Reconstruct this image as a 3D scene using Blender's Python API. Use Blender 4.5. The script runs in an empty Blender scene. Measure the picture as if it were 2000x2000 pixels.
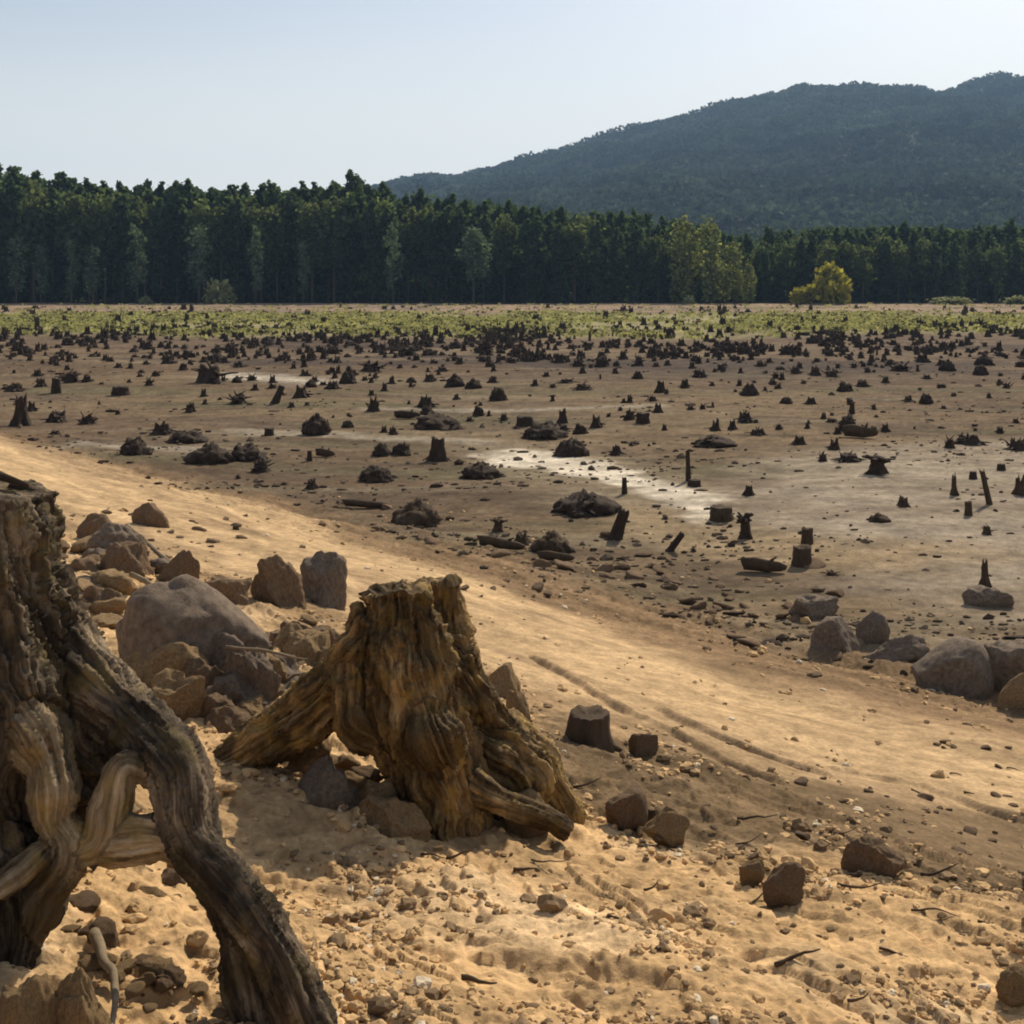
import bpy, math, random
import numpy as np
from mathutils import Vector

S = bpy.context.scene
COL = S.collection

# ------------------------------------------------------------------ camera, sky, sun, exposure
F = 2414.0            # focal length in units of a 2000-wide picture
CAMZ = 4.5            # eye height above the dry lake bed
HOR = 540.0           # row of the horizon in that picture
cam_d = bpy.data.cameras.new('camera')
cam = bpy.data.objects.new('camera', cam_d); COL.objects.link(cam)
cam.location = (0, 0, CAMZ); cam.rotation_euler = (math.radians(90), 0, 0)
cam_d.sensor_width = 36; cam_d.lens = 36 * F / 2000.0
cam_d.shift_y = -(1000 - HOR) / 2000.0
cam_d.clip_start = 0.05; cam_d.clip_end = 8000
S.camera = cam
SUN_EL = math.radians(40); SUN_AZ = math.radians(27)     # azimuth from +Y towards +X
w = bpy.data.worlds.new('World'); S.world = w; w.use_nodes = True
wn = w.node_tree; wn.nodes.clear()
wo = wn.nodes.new('ShaderNodeOutputWorld'); bg = wn.nodes.new('ShaderNodeBackground')
sky = wn.nodes.new('ShaderNodeTexSky'); sky.sky_type = 'NISHITA'; sky.sun_disc = False
sky.sun_elevation = SUN_EL; sky.sun_rotation = SUN_AZ
sky.air_density = 1.0; sky.dust_density = 2.2; sky.ozone_density = 1.3; sky.altitude = 300
# thin veil of high cloud, whitening the sky in soft streaks
tc = wn.nodes.new('ShaderNodeTexCoord'); mp = wn.nodes.new('ShaderNodeMapping')
mp.inputs['Scale'].default_value = (1.0, 1.0, 5.0)
nz = wn.nodes.new('ShaderNodeTexNoise'); nz.inputs['Scale'].default_value = 1.6; nz.inputs['Detail'].default_value = 5
rp = wn.nodes.new('ShaderNodeMapRange'); rp.inputs['From Min'].default_value = 0.3; rp.inputs['From Max'].default_value = 0.7
rp.inputs['To Min'].default_value = 0.72; rp.inputs['To Max'].default_value = 1.0
sx = wn.nodes.new('ShaderNodeSeparateXYZ'); rh = wn.nodes.new('ShaderNodeMapRange'); rh.interpolation_type = 'SMOOTHSTEP'
rh.inputs['From Min'].default_value = 0.0; rh.inputs['From Max'].default_value = 0.27
rh.inputs['To Min'].default_value = 1.0; rh.inputs['To Max'].default_value = 0.2
mm = wn.nodes.new('ShaderNodeMath'); mm.operation = 'MULTIPLY'
wn.links.new(tc.outputs['Generated'], sx.inputs[0]); wn.links.new(sx.outputs['Z'], rh.inputs['Value'])
mx = wn.nodes.new('ShaderNodeMix'); mx.data_type = 'RGBA'
mx.inputs[7].default_value = (10.6, 10.2, 9.2, 1)
wn.links.new(tc.outputs['Generated'], mp.inputs['Vector']); wn.links.new(mp.outputs[0], nz.inputs['Vector'])
wn.links.new(nz.outputs['Fac'], rp.inputs['Value']); wn.links.new(rp.outputs[0], mm.inputs[0]); wn.links.new(rh.outputs[0], mm.inputs[1]); wn.links.new(mm.outputs[0], mx.inputs[0])
wn.links.new(sky.outputs[0], mx.inputs[6]); wn.links.new(mx.outputs[2], bg.inputs['Color'])
bg.inputs['Strength'].default_value = 0.093
wn.links.new(bg.outputs[0], wo.inputs['Surface'])
sd = bpy.data.lights.new('sun', 'SUN'); sd.energy = 4.6; sd.angle = math.radians(0.6); sd.color = (1.0, 0.87, 0.67)
sun = bpy.data.objects.new('sun', sd); COL.objects.link(sun)
sv = Vector((math.sin(SUN_AZ) * math.cos(SUN_EL), math.cos(SUN_AZ) * math.cos(SUN_EL), math.sin(SUN_EL)))
sun.rotation_euler = sv.to_track_quat('Z', 'Y').to_euler(); sun.location = (0, 0, 60)
S.view_settings.view_transform = 'Standard'; S.view_settings.look = 'None'
S.view_settings.exposure = 0.15; S.view_settings.gamma = 1
S.cycles.use_denoising = True
S.cycles.max_bounces = 6; S.cycles.volume_bounces = 0
S.cycles.filter_width = 1.9

# ------------------------------------------------------------------ noise and helpers
rng0 = np.random.RandomState(11)
PERM = rng0.permutation(512).astype(np.int64); PERM = np.concatenate([PERM, PERM, PERM])
GR = rng0.normal(size=(512, 3)); GR /= np.linalg.norm(GR, axis=1)[:, None]
def perlin(p):
    p = np.asarray(p, dtype=np.float64)
    i = np.floor(p).astype(np.int64); f = p - i; i &= 511
    u = f * f * f * (f * (f * 6 - 15) + 10)
    out = 0
    for dx in (0, 1):
        a = PERM[i[:, 0] + dx]
        wx = u[:, 0] if dx else 1 - u[:, 0]
        for dy in (0, 1):
            b = PERM[a + i[:, 1] + dy]
            wy = wx * (u[:, 1] if dy else 1 - u[:, 1])
            for dz in (0, 1):
                g = GR[PERM[b + i[:, 2] + dz] & 511]
                d = g[:, 0] * (f[:, 0] - dx) + g[:, 1] * (f[:, 1] - dy) + g[:, 2] * (f[:, 2] - dz)
                out = out + wy * (u[:, 2] if dz else 1 - u[:, 2]) * d
    return out * 1.5
def fbm(p, oct=4, gain=0.5, lac=2.03):
    s = 0; a = 1.0; q = np.array(p, dtype=np.float64)
    for k in range(oct):
        s = s + a * perlin(q + 17.3 * k); a *= gain; q = q * lac
    return s
def n2(x, y, s, oct=3, seed=0.0):
    return fbm(np.stack([x * s + seed, y * s - seed, np.full_like(x, seed * 1.7)], 1), oct)
def sstep(a, b, x):
    t = np.clip((x - a) / (b - a), 0, 1); return t * t * (3 - 2 * t)

def mesh_np(name, V, Fc, smooth=True):
    """V (N,3), Fc (M,k) array or list of such arrays"""
    V = np.asarray(V, dtype=np.float32)
    Fs = Fc if isinstance(Fc, list) else [Fc]
    Fs = [np.asarray(f, dtype=np.int32) for f in Fs if len(f)]
    me = bpy.data.meshes.new(name)
    me.vertices.add(len(V)); me.vertices.foreach_set('co', V.ravel())
    loops = np.concatenate([f.ravel() for f in Fs])
    tot = np.concatenate([np.full(len(f), f.shape[1], dtype=np.int32) for f in Fs])
    st = np.concatenate([[0], np.cumsum(tot)[:-1]]).astype(np.int32)
    me.loops.add(len(loops)); me.loops.foreach_set('vertex_index', loops)
    me.polygons.add(len(tot)); me.polygons.foreach_set('loop_start', st); me.polygons.foreach_set('loop_total', tot)
    me.polygons.foreach_set('use_smooth', np.full(len(tot), smooth, dtype=bool))
    me.update(calc_edges=True)
    return me
def vcol(me, rgb, name='tint'):
    a = me.color_attributes.new(name, 'FLOAT_COLOR', 'POINT')
    c = np.ones((len(me.vertices), 4), dtype=np.float32); c[:, :3] = rgb
    a.data.foreach_set('color', c.ravel())
def link(name, me, mat=None, parent=None, loc=None, rotz=0, scale=None):
    o = bpy.data.objects.new(name, me); COL.objects.link(o)
    if mat is not None and me is not None and len(me.materials) == 0: me.materials.append(mat)
    if parent is not None: o.parent = parent
    if loc is not None: o.location = loc
    if rotz: o.rotation_euler = (0, 0, rotz)
    if scale is not None: o.scale = scale
    return o
def tag(o, label=None, cat=None, group=None, kind=None):
    if label: o['label'] = label
    if cat: o['category'] = cat
    if group: o['group'] = group
    if kind: o['kind'] = kind
    return o

# ------------------------------------------------------------------ terrain
def shore_d(x, y):           # metres up the bank from the edge of the lake bed
    return (18.4 - 1.11 * x - y) / 1.494
def along(x, y):
    return (x - 1.11 * y) / 1.494
RUTS = []                    # filled below: polylines carved into the sand (world)
def seg_dist(x, y, poly):
    best = np.full(x.shape, 1e9); side = np.zeros_like(x)
    for (ax, ay), (bx, by) in zip(poly[:-1], poly[1:]):
        dx, dy = bx - ax, by - ay; L = dx * dx + dy * dy + 1e-9
        t = np.clip(((x - ax) * dx + (y - ay) * dy) / L, 0, 1)
        px, py = x - ax - t * dx, y - ay - t * dy
        d = np.hypot(px, py); m = d < best
        best = np.where(m, d, best); side = np.where(m, (dx * py - dy * px), side)
    return best, np.sign(side)
def base_h(x, y):
    d = shore_d(x, y)
    d = np.where(d > 16, 16 + 6 * (1 - np.exp(-(d - 16) / 6)), d)
    z = 0.236 * 0.8 * np.logaddexp(0, d / 0.8)
    near = sstep(-4, 3, d)
    z = z + (1 - near) * .035 * n2(x * .6, y, .8, 2, 1.7) * (1 - sstep(40, 80, y))
    z = z + near * 0.16 * n2(x, y, 0.33, 2, 3.1) + (1 - near) * 0.16 * n2(x, y, 0.09, 2, 7.7)
    return z
def height(x, y, fine=True):
    x = np.asarray(x, float); y = np.asarray(y, float)
    z = base_h(x, y)
    d = shore_d(x, y); s = along(x, y)
    track = sstep(0.8, 2.0, d) * (1 - sstep(5.4, 6.8, d + 0.5 * n2(x, y, .5, 1, 4.)))        # smooth sandy band
    rough = sstep(-3, 0, d) * (1 - 0.8 * track)
    # wave-cut ledges running along the bank
    led = n2(d * 1.0, s * 0.22, 1.6, 3, 9.2)
    z = z + rough * 0.055 * led
    if fine:
        near = 1 - sstep(22, 45, np.hypot(x, y))
        l2 = n2(d, s * 0.5, 4.2, 3, 1.3)
        z = z + near * (0.12 + 0.88 * rough) * 0.013 * (np.abs(l2) * 2 - 0.4)
        q3 = n2(d + .10 * n2(x, y, 3.1, 2, 71.), s * 0.40, 1.5, 3, 66.) * 4.5; fq = np.floor(q3)
        z = z + near * (rough ** 2) * 0.026 * (fq + sstep(.40, .56, q3 - fq) - q3 * .55)
        z = z + near * (0.12 + 0.88 * rough) * 0.010 * n2(x, y, 14, 3, 5.5)
        z = z + near * (.3 + .7 * rough) * 0.0045 * n2(x, y, 45, 2, 8.5)
    for poly, wd, dp in RUTS:
        m = (np.abs(x - poly[0][0]) < 12) & (y < 30)
        if m.any():
            q, sd_ = seg_dist(x[m], y[m], poly)
            q = q + 0.03 * n2(x[m], y[m], 5, 2, 2.2)
            am = np.clip(.55 + 1.1 * n2(x[m], y[m], 1.9, 2, 6.2), .05, 1.2); zz = z[m] - am * dp * np.exp(-(q / wd) ** 2) + 0.5 * dp * np.exp(-((q - 1.6 * wd) / wd) ** 2) * (sd_ > 0)
            z[m] = zz
    return z
YS = np.geomspace(1.3, 400, 5000)
def G(u, v, y_only=False):
    """where the sight line through photo pixel (u, v) meets the ground"""
    x = (u - 1000) / F * YS; zr = CAMZ - (v - HOR) / F * YS
    h = base_h(x, YS)
    k = np.argmax(zr < h)
    if k == 0: k = len(YS) - 1
    y = YS[k]
    return Vector(((u - 1000) / F * y, y, float(h[k])))
def W(u, v, y):
    return Vector(((u - 1000) / F * y, y, CAMZ - (v - HOR) / F * y))
def hz(x, y):
    return float(height(np.array([x]), np.array([y]))[0])
for pts, wd, dp in [([(1040, 1285), (1150, 1350), (1250, 1405), (1350, 1450), (1420, 1490), (1500, 1520)], .045, .06),
                    ([(1290, 1390), (1400, 1440), (1520, 1485), (1600, 1512)], .04, .05),
                    ([(1650, 1510), (1800, 1540), (1900, 1575), (2010, 1610)], .05, .045),
                    ([(1120, 1530), (1250, 1535), (1420, 1545)], .045, .045),
                    ([(1150, 1580), (1250, 1590), (1400, 1590)], .05, .045),
                    ([(500, 1705), (590, 1715), (690, 1735)], .035, .05),
                    ([(990, 1880), (1100, 1905), (1270, 1940)], .05, .06),
                    ([(690, 1780), (800, 1840), (860, 1870)], .03, .03)]:
    RUTS.append(([tuple(G(*p)[:2]) for p in pts], wd, dp))

# columns (tangent of azimuth) and rows of the one ground sheet
cs = np.concatenate([-np.geomspace(1.8, 0.5, 26)[:-1], np.linspace(-0.5, 0.5, 760), np.geomspace(0.5, 1.8, 26)[1:]])
rows = np.concatenate([np.linspace(-60, 1.0, 22), np.exp(np.arange(math.log(1.3), math.log(28), 0.0031)),
                       np.geomspace(28, 260, 330)[1:], np.geomspace(260, 3200, 40)[1:]])
# densify only where near rows matter
SX, RY = np.meshgrid(cs, rows)
X = SX * np.maximum(RY, 1.0) + np.sign(SX) * np.maximum(0, np.abs(SX) - 0.5) * 45
Y = RY.copy(); sh = X.shape
X = X.ravel(); Y = Y.ravel()
Z = height(X, Y)
V = np.stack([X, Y, Z], 1)
nr, nc = sh
idx = np.arange(nr * nc).reshape(nr, nc)
Q = np.stack([idx[:-1, :-1].ravel(), idx[:-1, 1:].ravel(), idx[1:, 1:].ravel(), idx[1:, :-1].ravel()], 1)
gme = mesh_np('ground', V, Q)

def wpoly(pts): return [tuple(G(*p)[:2]) for p in pts]
def poly_mask(x, y, poly, soft, warp=0.0, seed=0.0):
    P = poly + [poly[0]]
    inside = np.zeros(x.shape, bool); best = np.full(x.shape, 1e9)
    if warp:
        s = 1.0 / (warp * 2.2)
        x, y = x + warp * n2(x, y, s, 3, seed + 1), y + warp * n2(x, y, s, 3, seed + 5)
    for (ax, ay), (bx, by) in zip(P[:-1], P[1:]):
        dx, dy = bx - ax, by - ay; L = dx * dx + dy * dy + 1e-9
        t = np.clip(((x - ax) * dx + (y - ay) * dy) / L, 0, 1)
        best = np.minimum(best, np.hypot(x - ax - t * dx, y - ay - t * dy))
        c = ((ay > y) != (by > y)) & (x < (bx - ax) * (y - ay) / (by - ay + 1e-12) + ax)
        inside ^= c
    sd_ = np.where(inside, best, -best)
    return sstep(-soft, soft, sd_)
def lerp(a, b, m): return a * (1 - m[:, None]) + np.array(b)[None, :] * m[:, None]
D = shore_d(X, Y); Sl = along(X, Y)
C = np.tile(np.array([[.125, .087, .056]]), (len(X), 1))                        # silt of the bed
a1 = n2(X * .35, Y, .12, 4, 2.0)                                               # bands across the bed
C = lerp(C, (.185, .135, .082), sstep(-.25, .5, a1) * .7)
C = lerp(C, (.085, .062, .043), sstep(.0, .45, n2(X * .25, Y, .55, 4, 16.)) * .6)
C = lerp(C, (.19, .155, .105), sstep(.15, .5, n2(X * .18, Y, .4, 3, 26.)) * .5)
C = lerp(C, (.12, .088, .062), sstep(.1, .6, n2(X * .3, Y, .25, 3, 6.)) * .6)
farpinch = sstep(60, 95, Y)
C = lerp(C, (.125, .088, .062), farpinch * .6)
gb = sstep(88, 108, Y + 9 * n2(X, Y, .05, 2, 1.)) * (1 - sstep(142, 160, Y + 14 * n2(X, Y, .06, 2, 3.)))
gpatch = sstep(-.35, .3, n2(X, Y * .6, .09, 3, 12.) + .15)
C = lerp(C, (.25, .22, .12), gb)
C = lerp(C, (.31, .285, .13), gb * gpatch * .8)
C = lerp(C, (.27, .195, .135), sstep(145, 162, Y) * (1 - sstep(203, 209, Y)))
C = lerp(C, (.14, .11, .085), sstep(145, 160, Y) * (1 - sstep(196, 203, Y)) * sstep(.0, .4, n2(X * .3, Y, .12, 3, 41.)) * .7)
C = lerp(C, (.060, .046, .040), sstep(48, 62, Y) * (1 - sstep(84, 92, Y)) * sstep(.0, .35, n2(X * .35, Y, .10, 3, 33.)) * .8)
C = lerp(C, (.105, .095, .055), (1 - sstep(48, 62, Y)) * sstep(.1, .45, n2(X * .2, Y, .3, 3, 37.)) * .6)
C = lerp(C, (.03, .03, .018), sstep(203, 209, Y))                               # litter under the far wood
white = poly_mask(X, Y, wpoly([(940, 885), (1030, 878), (1110, 890), (1230, 920), (1340, 950), (1420, 985), (1400, 1022), (1345, 1015), (1300, 975), (1210, 950), (1110, 925), (1040, 912), (960, 915)]), .35, .45, 3.)
C = lerp(C, (.25, .20, .135), poly_mask(X, Y, wpoly([(870, 860), (1010, 862), (1250, 905), (1420, 960), (1440, 1010), (1350, 1040), (1200, 1000), (950, 940)]), .9, .9, 13.) * .6)
C = lerp(C, (.60, .53, .42), white * (.8 + .2 * sstep(-.3, .3, n2(X, Y, .9, 3, 4.))))
w2 = poly_mask(X, Y, wpoly([(440, 728), (560, 732), (640, 745), (600, 755), (520, 745), (440, 738)]), 1.5, 1.5, 4.)
C = lerp(C, (.45, .40, .33), w2 * .8)
for sl_ in ([(440, 838), (560, 842), (760, 852), (960, 858), (960, 866), (760, 861), (560, 851), (440, 845)], [(-20, 868), (150, 862), (420, 878), (420, 884), (150, 870), (-20, 874)], [(700, 795), (1000, 800), (1300, 790), (1300, 795), (1000, 806), (700, 800)]):
    C = lerp(C, (.27, .235, .18), poly_mask(X, Y, wpoly(sl_), .35, .4, 9.) * .75)
tanp = poly_mask(X, Y, wpoly([(1150, 990), (1330, 1000), (1400, 1035), (2010, 1060), (2010, 1100), (1600, 1120), (1350, 1085), (1250, 1040)]), .8, .8, 5.)
C = lerp(C, (.29, .215, .13), tanp * .75)
grey = poly_mask(X, Y, wpoly([(1480, 900), (1700, 870), (2200, 850), (2300, 1180), (1950, 1200), (1800, 1160), (1700, 1130), (1850, 1090), (1900, 1070), (1700, 1050), (1500, 1020), (1450, 960)]), 1.2, 1.0, 6.)
C = lerp(C, (.30, .25, .19), grey * (.55 + .3 * sstep(-.3, .3, n2(X * .3, Y, .5, 3, 44.))))  # pale grey silt, its colour partly lightened to stand in for dusty haze
# the bank
bank = sstep(-1.2, .6, D + .7 * n2(X, Y, .45, 3, 2.2))
C = lerp(C, (.22, .145, .082), bank)
rt = sstep(-8, 12, X)                                                           # debris band widens to the right
tr_lo = .3 + 1.9 * sstep(-6, 3, X)
track = sstep(tr_lo - .7, tr_lo + .6, D + .5 * n2(X, Y, .7, 3, 8.)) * (1 - sstep(5.2, 6.6, D + .6 * n2(X, Y, .6, 3, 5.)))
C = lerp(C, (.44, .305, .170), track)
C = lerp(C, (.27, .185, .110), track * sstep(.25, .5, n2(Sl * .3, D, 1.1, 3, 81.)) * .6)
fore = sstep(6.0, 7.4, D + .7 * n2(X, Y, .6, 3, 5.))
C = lerp(C, (.50, .33, .168), fore)
C = lerp(C, (.58, .42, .25), fore * sstep(-.1, .4, n2(X, Y, .8, 3, 51.)) * .7)
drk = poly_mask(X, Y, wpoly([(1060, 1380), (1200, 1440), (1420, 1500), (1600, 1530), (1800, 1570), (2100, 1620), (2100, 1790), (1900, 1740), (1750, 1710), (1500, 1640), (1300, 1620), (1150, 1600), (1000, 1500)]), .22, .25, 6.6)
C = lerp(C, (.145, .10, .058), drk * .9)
C = C * (1 + .35 * np.clip(n2(Sl * .25, D, 2.3, 3, 3.3), -1, 1) * bank)[:, None]
C = C * (1 + .3 * n2(X, Y, 6, 3, 7.))[:, None]
C = C * (1 + .4 * (1 - bank) * n2(X * .5, Y, 2.2, 3, 17.))[:, None]
gravel_dark = sstep(.35, .6, n2(X, Y, 9, 2, 2.9)) * (1 - .75 * track) * bank
C = lerp(C, (.17, .115, .065), gravel_dark * .55)
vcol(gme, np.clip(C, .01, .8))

def mat_new(name):
    m = bpy.data.materials.new(name); m.use_nodes = True
    nt = m.node_tree; b = nt.nodes['Principled BSDF']
    return m, nt, b
def tint_mat(name, rough=.95, noise=8.0, amt=.35, bump=.0, bscale=30.0, base=None, spec=.15, transl=0.0, stretch=None, attr='tint', objspace=False, bdist=.02):
    m, nt, b = mat_new(name); N = nt.nodes; L = nt.links
    b.inputs['Roughness'].default_value = rough
    b.inputs['Specular IOR Level'].default_value = spec
    if base is None:
        a = N.new('ShaderNodeAttribute'); a.attribute_name = attr; col = a.outputs['Color']
    else:
        a = N.new('ShaderNodeRGB'); a.outputs[0].default_value = (*base, 1); col = a.outputs[0]
    g = N.new('ShaderNodeTexCoord' if objspace else 'ShaderNodeNewGeometry')
    vec = g.outputs['Object'] if objspace else g.outputs['Position']
    if stretch:
        mpp = N.new('ShaderNodeMapping'); mpp.inputs['Scale'].default_value = stretch
        L.new(vec, mpp.inputs['Vector']); vec = mpp.outputs[0]
    n = N.new('ShaderNodeTexNoise'); n.inputs['Scale'].default_value = noise; n.inputs['Detail'].default_value = 6; n.inputs['Roughness'].default_value = .65
    L.new(vec, n.inputs['Vector'])
    mr = N.new('ShaderNodeMapRange'); mr.inputs['From Min'].default_value = .25; mr.inputs['From Max'].default_value = .75
    mr.inputs['To Min'].default_value = 1 - amt; mr.inputs['To Max'].default_value = 1 + amt
    L.new(n.outputs['Fac'], mr.inputs['Value'])
    vm = N.new('ShaderNodeVectorMath'); vm.operation = 'SCALE'
    L.new(col, vm.inputs[0]); L.new(mr.outputs[0], vm.inputs['Scale'])
    L.new(vm.outputs[0], b.inputs['Base Color'])
    if bump:
        n2_ = N.new('ShaderNodeTexNoise'); n2_.inputs['Scale'].default_value = bscale; n2_.inputs['Detail'].default_value = 8; n2_.inputs['Roughness'].default_value = .7
        L.new(vec, n2_.inputs['Vector'])
        bp = N.new('ShaderNodeBump'); bp.inputs['Strength'].default_value = bump; bp.inputs['Distance'].default_value = bdist
        L.new(n2_.outputs['Fac'], bp.inputs['Height']); L.new(bp.outputs[0], b.inputs['Normal'])
    if transl:
        t = N.new('ShaderNodeBsdfTranslucent'); L.new(vm.outputs[0], t.inputs['Color'])
        ms = N.new('ShaderNodeMixShader'); ms.inputs[0].default_value = transl
        out = N['Material Output']
        L.new(b.outputs[0], ms.inputs[1]); L.new(t.outputs[0], ms.inputs[2]); L.new(ms.outputs[0], out.inputs['Surface'])
    return m
M_ground = tint_mat('sandy_soil', 1.0, 26.0, .38, .55, 55.0, spec=.05, bdist=.025)
ground = link('ground', gme, M_ground); tag(ground, kind='structure')

# ------------------------------------------------------------------ hill behind
HU = [-1200, 300, 600, 740, 830, 900, 960, 1050, 1150, 1250, 1350, 1450, 1500, 1560, 1700, 1800, 1845, 1900, 1940, 2000, 2200, 2500, 3200]
HV = [525, 470, 400, 362, 342, 340, 324, 300, 273, 244, 219, 194, 182, 167, 166, 172, 179, 156, 144, 147, 120, 150, 300]
def hill_h(x, y):
    u = x / 1500.0 * F + 1000
    top = (HOR - np.interp(u, HU, HV)) / F * 1500.0 + CAMZ - 7
    t = np.clip((y - 430) / 1070.0, 0, 1)
    s = np.where(y < 1500, t ** 1.15, 1 - sstep(1500, 2400, y) * .8)
    spur = 1 + .012 * n2(x, y, .02, 3, 14.) + .13 * n2(x, y, .006, 3, 4.) * np.sin(np.pi * np.clip(t, 0, 1))
    return top * s * spur - 1.0
hx = np.linspace(-1100, 1500, 240); hy = np.linspace(420, 2500, 150)
HX, HY = np.meshgrid(hx, hy); hsh = HX.shape; HX = HX.ravel(); HY = HY.ravel()
HZ = hill_h(HX, HY) + .0
hi = np.arange(len(HX)).reshape(hsh)
hme = mesh_np('hill', np.stack([HX, HY, HZ], 1), np.stack([hi[:-1, :-1].ravel(), hi[:-1, 1:].ravel(), hi[1:, 1:].ravel(), hi[1:, :-1].ravel()], 1))
M_hill = tint_mat('hill_soil', 1.0, .05, .4, base=(.05, .06, .03))
hill = link('hill', hme, M_hill); tag(hill, kind='structure')

# ------------------------------------------------------------------ foliage builders
def quads_at(P, size, rs, flat=0.0, aspect=1.0):
    """one randomly turned leaf-clump quad per point"""
    n = len(P); a = rs.normal(size=(n, 3)); a[:, 2] *= (1 - flat); a /= np.linalg.norm(a, axis=1)[:, None]
    b = rs.normal(size=(n, 3)); b -= (a * b).sum(1)[:, None] * a; b /= np.linalg.norm(b, axis=1)[:, None]
    sz = size * rs.uniform(.6, 1.4, size=(n, 1))
    a = a * sz; b = b * sz * aspect
    V = np.stack([P - a - b * .6, P + a * .8 - b, P + a + b * .7, P - a * .7 + b], 1).reshape(-1, 3)
    Fq = np.arange(4 * n).reshape(n, 4)
    return V, Fq
def tube(pts, rad, sides=8, cap=True):
    pts = np.array([tuple(p) for p in pts], float); rad = np.asarray(rad, float); n = len(pts)
    T = np.gradient(pts, axis=0); T /= np.linalg.norm(T, axis=1)[:, None] + 1e-9
    up = np.array([0., 0, 1]) if abs(T[0][2]) < .9 else np.array([1., 0, 0])
    N = np.cross(T[0], up); N /= np.linalg.norm(N)
    V = []; th = np.linspace(0, 2 * np.pi, sides, endpoint=False)
    for k in range(n):
        N = N - T[k] * np.dot(N, T[k]); N /= np.linalg.norm(N) + 1e-9; B = np.cross(T[k], N)
        V.append(pts[k] + rad[k] * (np.cos(th)[:, None] * N + np.sin(th)[:, None] * B))
    V = np.concatenate(V); Fq = []
    for k in range(n - 1):
        for j in range(sides):
            j2 = (j + 1) % sides
            Fq.append((k * sides + j, k * sides + j2, (k + 1) * sides + j2, (k + 1) * sides + j))
    tri = []
    if cap:
        c0 = len(V); V = np.concatenate([V, [pts[0], pts[-1]]])
        for j in range(sides):
            j2 = (j + 1) % sides
            tri.append((c0, j2, j)); tri.append((c0 + 1, (n - 1) * sides + j, (n - 1) * sides + j2))
    return V, np.array(Fq), np.array(tri).reshape(-1, 3)
def join_tubes(ts):
    V = []; Fq = []; T = []; o = 0
    for v, q, t in ts:
        V.append(v); Fq.append(q + o); T.append(t + o); o += len(v)
    return np.concatenate(V), [np.concatenate(Fq), np.concatenate(T)]

M_leaf = tint_mat('leaf_needles', .9, 1.2, .35, transl=.22, spec=.1)
M_trunk = tint_mat('tree_bark', .95, 3.0, .4, base=(.10, .08, .06), objspace=True)

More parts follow.
